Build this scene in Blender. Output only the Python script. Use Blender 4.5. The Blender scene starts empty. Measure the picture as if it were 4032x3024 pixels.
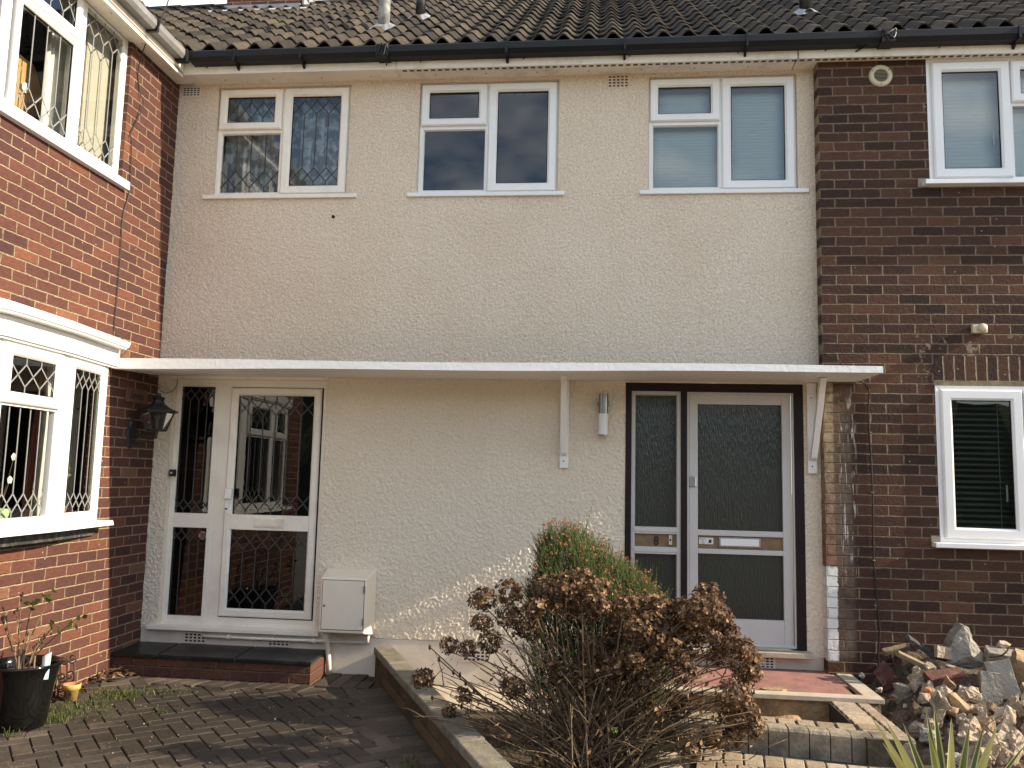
import bpy, bmesh, math, random
import numpy as np
from mathutils import Vector, Matrix, noise
random.seed(11)
SC = bpy.context.scene
COL = SC.collection

# ------------------------------------------------------------------ camera
cam = bpy.data.cameras.new('camera')
cam.sensor_width = 36.0
cam.lens = 36.0 * 0.811129
cam.clip_start = 0.05
cam.clip_end = 500
camo = bpy.data.objects.new('camera', cam)
COL.objects.link(camo)
RT = ((0.99481038, -0.1010356, -0.01200452),
      (0.09899062, 0.98838031, -0.11534824),
      (0.02351931, 0.11356129, 0.99325257))
camo.matrix_world = Matrix(((RT[0][0], RT[0][2], -RT[0][1], 0.0),
                            (RT[1][0], RT[1][2], -RT[1][1], -6.49295),
                            (RT[2][0], RT[2][2], -RT[2][1], 1.45556),
                            (0, 0, 0, 1)))
SC.camera = camo
SC.render.resolution_x, SC.render.resolution_y = 1024, 768

# ------------------------------------------------------------------ light
SUN = Vector((1.0, -0.0675, 0.531)).normalized()
ELEV = math.asin(SUN.z)
AZ = math.atan2(SUN.x, SUN.y)
w = bpy.data.worlds.new('World')
SC.world = w
w.use_nodes = True
nt = w.node_tree
nt.nodes.clear()
sky = nt.nodes.new('ShaderNodeTexSky')
sky.sky_type = 'NISHITA'
sky.sun_disc = False
sky.sun_elevation = ELEV
sky.sun_rotation = AZ
sky.air_density = 1.0
sky.dust_density = 0.4
tc = nt.nodes.new('ShaderNodeTexCoord')
mp = nt.nodes.new('ShaderNodeMapping')
mp.inputs['Scale'].default_value = (1.0, 1.0, 2.2)
mp.inputs['Location'].default_value = (30.6, 10.8, 16.2)
nz = nt.nodes.new('ShaderNodeTexNoise')
nz.inputs['Scale'].default_value = 3.1
nz.inputs['Detail'].default_value = 7.0
nz.inputs['Roughness'].default_value = 0.55
cr = nt.nodes.new('ShaderNodeValToRGB')
cr.color_ramp.elements[0].position = 0.46
cr.color_ramp.elements[1].position = 0.68
mx = nt.nodes.new('ShaderNodeMix')
mx.data_type = 'RGBA'
mx.inputs['B'].default_value = (9.5, 9.2, 8.8, 1)
bg = nt.nodes.new('ShaderNodeBackground')
bg.inputs['Strength'].default_value = 0.15
wo = nt.nodes.new('ShaderNodeOutputWorld')
L = nt.links.new
L(tc.outputs['Generated'], mp.inputs['Vector'])
L(mp.outputs['Vector'], nz.inputs['Vector'])
L(nz.outputs['Fac'], cr.inputs['Fac'])
L(cr.outputs['Color'], mx.inputs['Factor'])
L(sky.outputs['Color'], mx.inputs['A'])
L(mx.outputs['Result'], bg.inputs['Color'])
L(bg.outputs['Background'], wo.inputs['Surface'])

sl = bpy.data.lights.new('sun', 'SUN')
sl.energy = 5.0
sl.angle = math.radians(0.5)
sl.color = (1.0, 0.86, 0.66)
so = bpy.data.objects.new('sun', sl)
COL.objects.link(so)
so.rotation_euler = SUN.to_track_quat('Z', 'Y').to_euler()
so.location = SUN * 30

SC.view_settings.view_transform = 'Standard'
SC.view_settings.look = 'None'
SC.view_settings.exposure = 0.93
SC.view_settings.gamma = 1.0
SC.render.engine = 'CYCLES'
SC.cycles.use_denoising = True
SC.cycles.max_bounces = 8
SC.cycles.transparent_max_bounces = 12
SC.cycles.caustics_reflective = False
SC.cycles.caustics_refractive = False

# ------------------------------------------------------------------ mesh builder
ORG = {}


class MB:
    def __init__(s):
        s.v, s.f, s.m, s.r = [], [], [], []

    def face(s, pts, mi=0, r=0.0):
        b = len(s.v)
        s.v += [tuple(p) for p in pts]
        s.f.append(tuple(range(b, b + len(pts))))
        s.m.append(mi)
        s.r.append(r)

    def hexa(s, c, mi=0, r=0.0):
        b = len(s.v)
        s.v += [tuple(p) for p in c]
        for q in ((0, 3, 2, 1), (4, 5, 6, 7), (0, 1, 5, 4), (1, 2, 6, 5), (2, 3, 7, 6), (3, 0, 4, 7)):
            s.f.append(tuple(b + i for i in q))
            s.m.append(mi)
            s.r.append(r)

    def box(s, x0, x1, y0, y1, z0, z1, mi=0, r=0.0):
        s.hexa([(x0, y0, z0), (x1, y0, z0), (x1, y1, z0), (x0, y1, z0),
                (x0, y0, z1), (x1, y0, z1), (x1, y1, z1), (x0, y1, z1)], mi, r)

    def mbox(s, M, sx, sy, sz, mi=0, r=0.0):
        c = [M @ Vector((a * sx / 2, b * sy / 2, d * sz / 2)) for d in (-1, 1) for a, b in ((-1, -1), (1, -1), (1, 1), (-1, 1))]
        s.hexa(c, mi, r)

    def tube(s, pts, r0, r1=None, n=6, mi=0, r=0.0, caps=True):
        pts = [Vector(p) for p in pts]
        r1 = r0 if r1 is None else r1
        b = len(s.v)
        N = len(pts)
        up = None
        for i, p in enumerate(pts):
            d = (pts[min(i + 1, N - 1)] - pts[max(i - 1, 0)])
            if d.length < 1e-9:
                d = Vector((0, 0, 1))
            d.normalize()
            if up is None:
                up = Vector((0, 0, 1)) if abs(d.z) < 0.9 else Vector((1, 0, 0))
            a = d.cross(up)
            if a.length < 1e-6:
                a = d.cross(Vector((0.3, 1, 0.2)))
            a.normalize()
            c = a.cross(d)
            up = c
            rad = r0 + (r1 - r0) * i / max(N - 1, 1)
            for k in range(n):
                t = 2 * math.pi * k / n
                s.v.append(tuple(p + a * math.cos(t) * rad + c * math.sin(t) * rad))
        for i in range(N - 1):
            for k in range(n):
                q = (b + i * n + k, b + i * n + (k + 1) % n, b + (i + 1) * n + (k + 1) % n, b + (i + 1) * n + k)
                s.f.append(q)
                s.m.append(mi)
                s.r.append(r)
        if caps:
            s.f.append(tuple(b + k for k in range(n))[::-1])
            s.f.append(tuple(b + (N - 1) * n + k for k in range(n)))
            s.m += [mi, mi]
            s.r += [r, r]

    def lathe(s, c, prof, n=32, mi=0, axis='z', mis=None):
        b = len(s.v)
        for (rr, h) in prof:
            for k in range(n):
                t = 2 * math.pi * k / n
                if axis == 'z':
                    s.v.append((c[0] + rr * math.cos(t), c[1] + rr * math.sin(t), c[2] + h))
                else:
                    s.v.append((c[0] + rr * math.cos(t), c[1] - h, c[2] + rr * math.sin(t)))
        for i in range(len(prof) - 1):
            for k in range(n):
                s.f.append((b + i * n + k, b + i * n + (k + 1) % n, b + (i + 1) * n + (k + 1) % n, b + (i + 1) * n + k))
                s.m.append(mis[i] if mis else mi)
                s.r.append(0.0)

    def build(s, name, mats, parent=None, origin=None, smooth=False, recalc=True):
        o = Vector(origin) if origin is not None else (ORG[parent] if parent else Vector((0, 0, 0)))
        me = bpy.data.meshes.new(name)
        me.from_pydata([(Vector(p) - o) for p in s.v], [], s.f)
        mats = mats if isinstance(mats, (list, tuple)) else [mats]
        for m in mats:
            me.materials.append(m)
        me.polygons.foreach_set('material_index', s.m)
        at = me.attributes.new('rnd', 'FLOAT', 'FACE')
        at.data.foreach_set('value', s.r)
        if recalc:
            bm = bmesh.new()
            bm.from_mesh(me)
            bmesh.ops.recalc_face_normals(bm, faces=bm.faces)
            bm.to_mesh(me)
            bm.free()
        if smooth:
            me.polygons.foreach_set('use_smooth', [True] * len(me.polygons))
        ob = bpy.data.objects.new(name, me)
        COL.objects.link(ob)
        ORG[ob] = o
        if parent:
            ob.parent = parent
        else:
            ob.location = o
        return ob


def tag(o, label=None, cat=None, group=None, kind=None):
    if label:
        o['label'] = label
    if cat:
        o['category'] = cat
    if group:
        o['group'] = group
    if kind:
        o['kind'] = kind
    return o


def thing(name, label, cat, loc, group=None):
    o = bpy.data.objects.new(name, None)
    o.empty_display_size = 0.1
    COL.objects.link(o)
    o.location = loc
    ORG[o] = Vector(loc)
    return tag(o, label, cat, group)


def bevel(o, wd=0.003, seg=2):
    m = o.modifiers.new('bevel', 'BEVEL')
    m.width = wd
    m.segments = seg
    m.limit_method = 'ANGLE'
    return o


# ------------------------------------------------------------------ materials
def new_mat(name):
    m = bpy.data.materials.new(name)
    m.use_nodes = True
    n = m.node_tree
    b = n.nodes['Principled BSDF']
    return m, n, b


def nd(n, t, **kw):
    x = n.nodes.new(t)
    for k, v in kw.items():
        if hasattr(x, k):
            setattr(x, k, v)
        else:
            x.inputs[k].default_value = v
    return x


def ramp(n, fac, stops):
    r = n.nodes.new('ShaderNodeValToRGB')
    el = r.color_ramp.elements
    while len(el) < len(stops):
        el.new(0.5)
    for e, (p, c) in zip(el, stops):
        e.position = p
        e.color = (*c, 1) if len(c) == 3 else c
    n.links.new(fac, r.inputs['Fac'])
    return r.outputs['Color']


def mixc(n, fac, a, b, mode='MIX'):
    x = n.nodes.new('ShaderNodeMix')
    x.data_type = 'RGBA'
    x.blend_type = mode
    for s, v in (('Factor', fac), ('A', a), ('B', b)):
        if isinstance(v, (int, float)):
            x.inputs[s].default_value = v
        elif isinstance(v, tuple):
            x.inputs[s].default_value = (*v, 1)
        else:
            n.links.new(v, x.inputs[s])
    return x.outputs['Result']


def math_(n, op, a, b=0.0, clamp=False):
    x = n.nodes.new('ShaderNodeMath')
    x.operation = op
    x.use_clamp = clamp
    for i, v in enumerate((a, b)):
        if isinstance(v, (int, float)):
            x.inputs[i].default_value = v
        else:
            n.links.new(v, x.inputs[i])
    return x.outputs[0]


def pos(n):
    g = n.nodes.new('ShaderNodeNewGeometry')
    return g.outputs['Position']


def noisef(n, vec, scale, detail=4.0, rough=0.55, col=False):
    x = nd(n, 'ShaderNodeTexNoise')
    x.inputs['Scale'].default_value = scale
    x.inputs['Detail'].default_value = detail
    x.inputs['Roughness'].default_value = rough
    n.links.new(vec, x.inputs['Vector'])
    return x.outputs['Color' if col else 'Fac']


def bump(n, b, height, strength=0.5, dist=0.01):
    x = n.nodes.new('ShaderNodeBump')
    x.inputs['Strength'].default_value = strength
    x.inputs['Distance'].default_value = dist
    n.links.new(height, x.inputs['Height'])
    n.links.new(x.outputs['Normal'], b.inputs['Normal'])


def simple(name, col, rough=0.5, var=0.12, vscale=6.0, bscale=0.0, bstr=0.2, bdist=0.004, metal=0.0, spec=0.5, dirt=None, dscale=3.0, damt=0.5):
    m, n, b = new_mat(name)
    p = pos(n)
    f = noisef(n, p, vscale, 5)
    lo = tuple(c * (1 - var) for c in col)
    hi = tuple(min(1, c * (1 + var)) for c in col)
    c = ramp(n, f, [(0.3, lo), (0.7, hi)])
    if dirt:
        d = noisef(n, p, dscale, 6, 0.65)
        dm = math_(n, 'MULTIPLY', math_(n, 'MULTIPLY', math_(n, 'SUBTRACT', d, 0.5), 6.0, True), damt)
        c = mixc(n, dm, c, dirt)
    n.links.new(c, b.inputs['Base Color'])
    b.inputs['Roughness'].default_value = rough
    b.inputs['Metallic'].default_value = metal
    b.inputs['Specular IOR Level'].default_value = spec
    if bscale:
        bump(n, b, noisef(n, p, bscale, 4), bstr, bdist)
    return m


def brick_mat(name, axis, uoff, voff, stops, mortar, extra=None, bw=0.225, rh=0.075, ms=0.0065):
    m, n, b = new_mat(name)
    p = pos(n)
    sp = n.nodes.new('ShaderNodeSeparateXYZ')
    n.links.new(p, sp.inputs[0])
    wob = noisef(n, p, 9.0, 3, col=True)
    ws = n.nodes.new('ShaderNodeSeparateXYZ')
    n.links.new(wob, ws.inputs[0])
    fine = noisef(n, p, 70.0, 2, col=True)
    fs = n.nodes.new('ShaderNodeSeparateXYZ')
    n.links.new(fine, fs.inputs[0])
    u = math_(n, 'ADD', sp.outputs[axis], uoff)
    v = math_(n, 'ADD', sp.outputs['Z'], voff)
    u = math_(n, 'ADD', u, math_(n, 'MULTIPLY', math_(n, 'SUBTRACT', ws.outputs[0], 0.5), 0.016))
    v = math_(n, 'ADD', v, math_(n, 'MULTIPLY', math_(n, 'SUBTRACT', ws.outputs[1], 0.5), 0.010))
    u = math_(n, 'ADD', u, math_(n, 'MULTIPLY', math_(n, 'SUBTRACT', fs.outputs[0], 0.5), 0.010))
    v = math_(n, 'ADD', v, math_(n, 'MULTIPLY', math_(n, 'SUBTRACT', fs.outputs[1], 0.5), 0.009))
    cb = n.nodes.new('ShaderNodeCombineXYZ')
    n.links.new(u, cb.inputs[0])
    n.links.new(v, cb.inputs[1])

    def bt(c1, c2, mo, smooth):
        t = n.nodes.new('ShaderNodeTexBrick')
        t.offset = 0.5
        t.offset_frequency = 2
        t.squash = 1.0
        t.inputs['Color1'].default_value = (*c1, 1)
        t.inputs['Color2'].default_value = (*c2, 1)
        t.inputs['Mortar'].default_value = (*mo, 1)
        t.inputs['Scale'].default_value = 1.0
        t.inputs['Mortar Size'].default_value = ms
        t.inputs['Mortar Smooth'].default_value = smooth
        t.inputs['Brick Width'].default_value = bw
        t.inputs['Row Height'].default_value = rh
        n.links.new(cb.outputs[0], t.inputs['Vector'])
        return t
    t = bt((0, 0, 0), (1, 1, 1), (0.5, 0.5, 0.5), 0.15)
    bc = ramp(n, t.outputs['Color'], stops)
    # streaky firing marks inside the bricks
    mpn = n.nodes.new('ShaderNodeMapping')
    mpn.inputs['Scale'].default_value = (1.0, 1.0, 3.5)
    n.links.new(p, mpn.inputs['Vector'])
    st = noisef(n, mpn.outputs[0], 22.0, 5, 0.6)
    bc = mixc(n, 0.55, bc, ramp(n, st, [(0.3, (0.6, 0.6, 0.62)), (0.7, (1.38, 1.35, 1.32))]), 'MULTIPLY')
    mo = mixc(n, 0.6, mortar, ramp(n, noisef(n, p, 30.0, 4), [(0.3, (0.6, 0.6, 0.6)), (0.7, (1.35, 1.35, 1.35))]), 'MULTIPLY')
    c = mixc(n, t.outputs['Fac'], bc, mo)
    big = noisef(n, p, 1.3, 4)
    c = mixc(n, 0.5, c, ramp(n, big, [(0.35, (0.75, 0.75, 0.77)), (0.65, (1.2, 1.18, 1.14))]), 'MULTIPLY')
    # white spatter and lime marks
    sv = n.nodes.new('ShaderNodeTexVoronoi')
    sv.inputs['Scale'].default_value = 9.0
    n.links.new(p, sv.inputs['Vector'])
    spm = math_(n, 'LESS_THAN', sv.outputs['Distance'], 0.045)
    c = mixc(n, math_(n, 'MULTIPLY', spm, 0.55), c, (0.6, 0.56, 0.5))
    if extra:
        c = extra(n, p, sp, c)
    n.links.new(c, b.inputs['Base Color'])
    b.inputs['Roughness'].default_value = 0.85
    b.inputs['Specular IOR Level'].default_value = 0.25
    h = math_(n, 'MULTIPLY', math_(n, 'SUBTRACT', 1.0, bt((0,) * 3, (0,) * 3, (0,) * 3, 0.9).outputs['Fac']), 1.0)
    h = math_(n, 'ADD', h, math_(n, 'MULTIPLY', noisef(n, p, 45.0, 4), 0.45))
    bump(n, b, h, 1.0, 0.011)
    return m


LEFT_STOPS = [(0.0, (0.060, 0.026, 0.023)), (0.3, (0.080, 0.032, 0.026)), (0.6, (0.094, 0.036, 0.027)), (0.84, (0.110, 0.043, 0.030)), (0.95, (0.155, 0.058, 0.034)), (1.0, (0.15, 0.088, 0.054))]
RIGHT_STOPS = [(0.0, (0.036, 0.019, 0.0145)), (0.25, (0.054, 0.026, 0.0185)), (0.6, (0.070, 0.032, 0.0215)), (0.88, (0.088, 0.042, 0.026)), (1.0, (0.115, 0.051, 0.029))]


def right_extra(n, p, sp, c):
    X, Z = sp.outputs['X'], sp.outputs['Z']
    nzv = noisef(n, p, 14.0, 5, 0.7)
    jit = math_(n, 'MULTIPLY', math_(n, 'SUBTRACT', nzv, 0.5), 0.05)
    Xj = math_(n, 'ADD', X, jit)
    Zj = math_(n, 'ADD', Z, math_(n, 'MULTIPLY', jit, 1.2))

    def band(v, a, b_, soft):
        lo = math_(n, 'MULTIPLY', math_(n, 'SUBTRACT', v, a), 1.0 / soft, True)
        hi = math_(n, 'MULTIPLY', math_(n, 'SUBTRACT', b_, v), 1.0 / soft, True)
        return math_(n, 'MULTIPLY', lo, hi, True)
    # cement smear beside the door reveal
    sm = math_(n, 'MULTIPLY', band(Xj, 1.69, 1.90, 0.03), band(Zj, 0.2, 2.22, 0.06))
    patch = math_(n, 'MULTIPLY', math_(n, 'SUBTRACT', noisef(n, p, 7.0, 5, 0.6), 0.30), 4.0, True)
    c = mixc(n, math_(n, 'MULTIPLY', math_(n, 'MULTIPLY', sm, patch), 0.85), c, (0.145, 0.108, 0.078))
    # reddish, paint-worn bricks on the corner
    cs = math_(n, 'MULTIPLY', band(Xj, 1.6, 1.765, 0.012), band(Zj, 0.86, 2.24, 0.02))
    fade = math_(n, 'MULTIPLY', math_(n, 'SUBTRACT', Z, 0.85), 0.75, True)
    worn = mixc(n, fade, (0.21, 0.115, 0.075), (0.36, 0.30, 0.19))
    worn = mixc(n, 0.7, worn, ramp(n, noisef(n, p, 24.0, 5), [(0.35, (0.45, 0.4, 0.38)), (0.62, (1.3, 1.3, 1.3))]), 'MULTIPLY')
    c = mixc(n, math_(n, 'MULTIPLY', cs, 0.85), c, worn)
    # white painted bricks
    wp = math_(n, 'MULTIPLY', band(Xj, 1.6, 1.768, 0.008), band(Zj, 0.2, 0.876, 0.012))
    c = mixc(n, math_(n, 'MULTIPLY', wp, 0.95), c, mixc(n, noisef(n, p, 18.0, 4), (0.62, 0.60, 0.55), (0.85, 0.83, 0.79)))
    # runs of white paint and mortar
    mpn = n.nodes.new('ShaderNodeMapping')
    mpn.inputs['Scale'].default_value = (60.0, 1.0, 5.0)
    n.links.new(p, mpn.inputs['Vector'])
    run = math_(n, 'GREATER_THAN', noisef(n, mpn.outputs[0], 1.0, 3, 0.6), 0.60)
    rz = math_(n, 'MULTIPLY', band(Xj, 1.79, 1.93, 0.03), band(Z, 0.75, 2.22, 0.2))
    c = mixc(n, math_(n, 'MULTIPLY', math_(n, 'MULTIPLY', run, rz), 0.75), c, (0.62, 0.57, 0.50))
    # pale mortar patches round the lintel
    lp = math_(n, 'MULTIPLY', band(Xj, 2.28, 4.5, 0.12), band(Zj, 2.24, 2.62, 0.05))
    lpn = math_(n, 'GREATER_THAN', noisef(n, p, 11.0, 5, 0.7), 0.60)
    c = mixc(n, math_(n, 'MULTIPLY', math_(n, 'MULTIPLY', lp, lpn), 0.5), c, (0.36, 0.30, 0.20))
    return c


M = {}
M['brickL'] = brick_mat('red_brick', 'Y', 0.6775 + 22.5, 4.5254, LEFT_STOPS, (0.33, 0.245, 0.15))
M['brickR'] = brick_mat('dark_brick', 'X', -2.0295 + 22.5, 1.4463, RIGHT_STOPS, (0.235, 0.178, 0.112), right_extra)
M['brickS'] = brick_mat('step_brick', 'X', 22.5 + 0.08, 0.0755 + 3.0, [(0, (0.07, 0.033, 0.025)), (0.5, (0.10, 0.045, 0.03)), (1, (0.135, 0.06, 0.038))], (0.14, 0.105, 0.065))
M['brickW'] = brick_mat('mossy_brick', 'Y', 22.5, 0.07 + 3.0, [(0, (0.05, 0.035, 0.022)), (0.5, (0.10, 0.06, 0.035)), (1, (0.13, 0.085, 0.045))], (0.10, 0.085, 0.05))
M['brickC'] = brick_mat('chimney_brick', 'X', 22.5, 3.0, LEFT_STOPS, (0.33, 0.25, 0.16))
M['soldier'] = brick_mat('lintel_brick', 'X', 22.5 - 2.4885 + 0.038, 10.0 - 2.2485 - 0.004, RIGHT_STOPS, (0.33, 0.27, 0.18), bw=0.0765, rh=0.20)


def render_mat():
    m, n, b = new_mat('pebble_render')
    p = pos(n)
    base = ramp(n, noisef(n, p, 1.1, 6, 0.6), [(0.3, (0.65, 0.535, 0.405)), (0.5, (0.70, 0.587, 0.458)), (0.75, (0.73, 0.625, 0.505))])
    fine = noisef(n, p, 70.0, 3, 0.7)
    c = mixc(n, 0.62, base, ramp(n, fine, [(0.3, (0.50, 0.49, 0.48)), (0.60, (1.14, 1.14, 1.14))]), 'MULTIPLY')
    # rain and algae staining
    mpn = n.nodes.new('ShaderNodeMapping')
    mpn.inputs['Scale'].default_value = (5.0, 1.0, 0.7)
    n.links.new(p, mpn.inputs['Vector'])
    st = noisef(n, mpn.outputs[0], 1.2, 6, 0.65)
    c = mixc(n, math_(n, 'MULTIPLY', math_(n, 'MULTIPLY', math_(n, 'SUBTRACT', st, 0.55), 5.0, True), 0.14), c, (0.42, 0.34, 0.24))
    sp = n.nodes.new('ShaderNodeSeparateXYZ')
    n.links.new(p, sp.inputs[0])
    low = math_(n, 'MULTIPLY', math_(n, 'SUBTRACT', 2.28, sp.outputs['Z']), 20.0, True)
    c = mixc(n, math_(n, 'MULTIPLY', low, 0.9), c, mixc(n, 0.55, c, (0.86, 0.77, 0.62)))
    n.links.new(c, b.inputs['Base Color'])
    b.inputs['Roughness'].default_value = 0.95
    b.inputs['Specular IOR Level'].default_value = 0.2
    v = n.nodes.new('ShaderNodeTexVoronoi')
    v.inputs['Scale'].default_value = 75.0
    n.links.new(p, v.inputs['Vector'])
    h = math_(n, 'ADD', math_(n, 'MULTIPLY', v.outputs['Distance'], -0.7), math_(n, 'MULTIPLY', noisef(n, p, 55.0, 4, 0.65), 1.6))
    bump(n, b, h, 0.45, 0.006)
    return m


M['render'] = render_mat()
M['plinth'] = simple('painted_plinth', (0.66, 0.585, 0.49), 0.8, 0.06, 4, 60, 0.35, 0.004, dirt=(0.45, 0.36, 0.27), damt=0.4)
M['upvc'] = simple('white_upvc', (0.80, 0.79, 0.77), 0.32, 0.02, 3, dirt=(0.66, 0.63, 0.57), damt=0.15, dscale=5)
M['upvc_old'] = simple('aged_upvc', (0.84, 0.785, 0.69), 0.4, 0.04, 3, dirt=(0.55, 0.48, 0.40), damt=0.25, dscale=5)
M['fascia'] = simple('painted_fascia', (0.83, 0.755, 0.645), 0.55, 0.07, 4, dirt=(0.30, 0.24, 0.18), damt=0.45, dscale=4)
M['white'] = simple('white_paint', (0.84, 0.825, 0.795), 0.45, 0.03, 6, 30, 0.5, 0.006, dirt=(0.66, 0.62, 0.55), damt=0.2)
M['cream'] = simple('cream_paint', (0.74, 0.68, 0.58), 0.55, 0.05, 5, 40, 0.15, 0.003, dirt=(0.5, 0.44, 0.35), damt=0.3)
M['doorpaint'] = simple('grey_white_paint', (0.56, 0.54, 0.51), 0.4, 0.05, 3, 25, 0.1, 0.002, dirt=(0.4, 0.37, 0.33), damt=0.3)
M['brown'] = simple('dark_stained_wood', (0.016, 0.006, 0.006), 0.5, 0.35, 12, 30, 0.2, 0.003, spec=0.25)
M['wood'] = simple('wood_panel', (0.20, 0.125, 0.062), 0.45, 0.2, 20)
M['gasket'] = simple('black_gasket', (0.004, 0.004, 0.004), 0.7, 0.1, spec=0.2)
M['gutter'] = simple('black_gutter', (0.006, 0.0065, 0.0075), 0.5, 0.3, 3, spec=0.3)
M['guttergrey'] = simple('weathered_gutter', (0.20, 0.195, 0.19), 0.5, 0.2, 5, dirt=(0.05, 0.05, 0.05), damt=0.5)
M['lead'] = simple('shaded_lead_strip', (0.035, 0.035, 0.034), 0.5, 0.1, 30)  # lead of the shaded windows, the shade put into its dark colour
M['lead_sunlit'] = simple('sunlit_lead_strip', (0.21, 0.21, 0.205), 0.45, 0.1, 30)  # same lead lightened for the left windows, sunlight put into the colour
M['leadsheet'] = simple('lead_sheet', (0.26, 0.27, 0.285), 0.5, 0.25, 5, 12, 0.4, 0.01)
M['iron'] = simple('black_iron', (0.012, 0.012, 0.012), 0.5, 0.3, 20)
M['rust'] = simple('rusty_iron', (0.09, 0.055, 0.035), 0.7, 0.4, 30)
M['steel'] = simple('brushed_steel', (0.25, 0.24, 0.23), 0.28, 0.1, 20, metal=1.0)
M['chrome'] = simple('dull_metal', (0.28, 0.28, 0.28), 0.4, 0.1, 20, metal=0.8)
M['opal'] = simple('opal_plastic', (0.80, 0.78, 0.78), 0.4, 0.02)
M['slate'] = simple('polished_slate', (0.012, 0.015, 0.0145), 0.36, 0.35, 9, 30, 0.2, 0.002, spec=0.3, dirt=(0.07, 0.065, 0.05), damt=0.5, dscale=6)
M['coping'] = simple('concrete_coping', (0.17, 0.148, 0.105), 0.9, 0.25, 12, 60, 0.7, 0.006, dirt=(0.055, 0.052, 0.030), dscale=4, damt=0.85)
M['grout'] = simple('grout', (0.25, 0.22, 0.17), 0.9, 0.2, 30)
M['paving_sand'] = simple('jointing_sand', (0.045, 0.034, 0.022), 0.95, 0.4, 20, 60, 0.5)
M['street'] = simple('pale_paving_and_road', (0.265, 0.235, 0.195), 0.95, 0.2, 0.8, 30, 0.3)
M['soil'] = simple('garden_soil', (0.055, 0.038, 0.024), 0.95, 0.45, 14, 40, 1.0, 0.02)
M['sand'] = simple('building_sand', (0.31, 0.20, 0.095), 0.95, 0.25, 14, 50, 1.0, 0.012, dirt=(0.08, 0.055, 0.035), damt=0.7, dscale=5)
M['debris'] = simple('fine_rubble', (0.12, 0.084, 0.055), 0.95, 0.5, 30, 45, 1.0, 0.03, dirt=(0.055, 0.034, 0.023), damt=0.8, dscale=4)
M['concrete'] = simple('rough_concrete', (0.40, 0.315, 0.22), 0.95, 0.25, 9, 40, 1.0, 0.02, dirt=(0.20, 0.14, 0.09), damt=0.5, dscale=7)
M['greyslab'] = simple('grey_cement_face', (0.27, 0.24, 0.19), 0.75, 0.25, 6, 35, 1.0, 0.015, dirt=(0.12, 0.105, 0.08), damt=0.5)
M['redbrick'] = simple('loose_red_brick', (0.115, 0.045, 0.028), 0.9, 0.3, 12, 45, 0.8, 0.008, dirt=(0.32, 0.28, 0.24), damt=0.6, dscale=9)
M['oldwood'] = simple('splintered_timber', (0.22, 0.165, 0.095), 0.85, 0.35, 14, 40, 0.6, 0.006)
M['tar'] = simple('tarred_board', (0.030, 0.032, 0.030), 0.6, 0.3, 12, 40, 0.5, dirt=(0.22, 0.21, 0.19), damt=0.5, dscale=20)
M['tanstone'] = simple('tan_block', (0.32, 0.215, 0.12), 0.9, 0.3, 8, 40, 1.0, 0.015, dirt=(0.15, 0.10, 0.06))
M['redconc'] = simple('worn_red_concrete', (0.255, 0.115, 0.095), 0.85, 0.25, 7, 50, 0.5, 0.006, dirt=(0.20, 0.145, 0.10), damt=0.85, dscale=4)
M['kerb'] = simple('pale_concrete_edge', (0.42, 0.355, 0.27), 0.9, 0.15, 9, 50, 0.5, 0.005, dirt=(0.25, 0.2, 0.14), damt=0.4)
M['glazed'] = simple('black_glaze', (0.004, 0.004, 0.004), 0.10, 0.3, 4, 18, 0.05, 0.003, spec=0.5)
M['yellow'] = simple('yellow_glaze', (0.62, 0.42, 0.13), 0.35, 0.2, 14, dirt=(0.16, 0.10, 0.03), damt=0.4, dscale=12)
M['terracotta'] = simple('terracotta', (0.47, 0.17, 0.06), 0.8, 0.2, 10)
M['peat'] = simple('dry_compost', (0.10, 0.062, 0.04), 0.95, 0.5, 40, 60, 1.0, 0.01)
M['felt'] = simple('roofing_felt', (0.06, 0.06, 0.058), 0.95, 0.3, 8, 60, 0.4)
M['room'] = simple('dim_room', (0.045, 0.042, 0.038), 0.9, 0.2, 2)
M['black'] = simple('black_plastic', (0.012, 0.011, 0.011), 0.4, 0.1)
M['meter'] = simple('meter_box_plastic', (0.80, 0.72, 0.58), 0.42, 0.04, 3, dirt=(0.52, 0.46, 0.37), damt=0.2)
M['pinkcurtain'] = simple('salmon_curtain', (0.50, 0.19, 0.15), 0.9, 0.1, 6)
M['beigeblind'] = simple('beige_blind', (0.42, 0.40, 0.32), 0.8, 0.05, 2)
M['net'] = simple('white_net', (0.72, 0.72, 0.68), 0.9, 0.1, 10)
M['tan'] = simple('hardboard', (0.44, 0.27, 0.11), 0.6, 0.08, 3)
M['terra_plaque'] = simple('carved_clay_plaque', (0.13, 0.062, 0.036), 0.8, 0.2, 20, 50, 0.4)
M['plaque_ink'] = simple('plaque_letters', (0.008, 0.006, 0.005), 0.7, 0.1)
M['sticker'] = simple('white_card', (0.72, 0.70, 0.66), 0.5, 0.03)
M['orange'] = simple('orange_sticker', (0.45, 0.15, 0.05), 0.5, 0.05)
M['blue'] = simple('blue_sticker', (0.04, 0.07, 0.16), 0.5, 0.05)
M['ivory'] = simple('ivory_plastic', (0.62, 0.53, 0.36), 0.4, 0.05)
M['plastic_white'] = simple('white_plastic_tag', (0.78, 0.78, 0.76), 0.35, 0.03)
M['teal'] = simple('teal_print', (0.30, 0.55, 0.50), 0.5, 0.05)
M['pinkpot'] = simple('pink_pot', (0.62, 0.13, 0.17), 0.4, 0.05)
M['greenpot'] = simple('green_pot', (0.45, 0.60, 0.33), 0.4, 0.05)
M['petal'] = simple('white_petal', (0.75, 0.72, 0.62), 0.7, 0.1)
M['vent'] = simple('vent_plastic', (0.55, 0.48, 0.33), 0.5, 0.06, 6)
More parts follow.
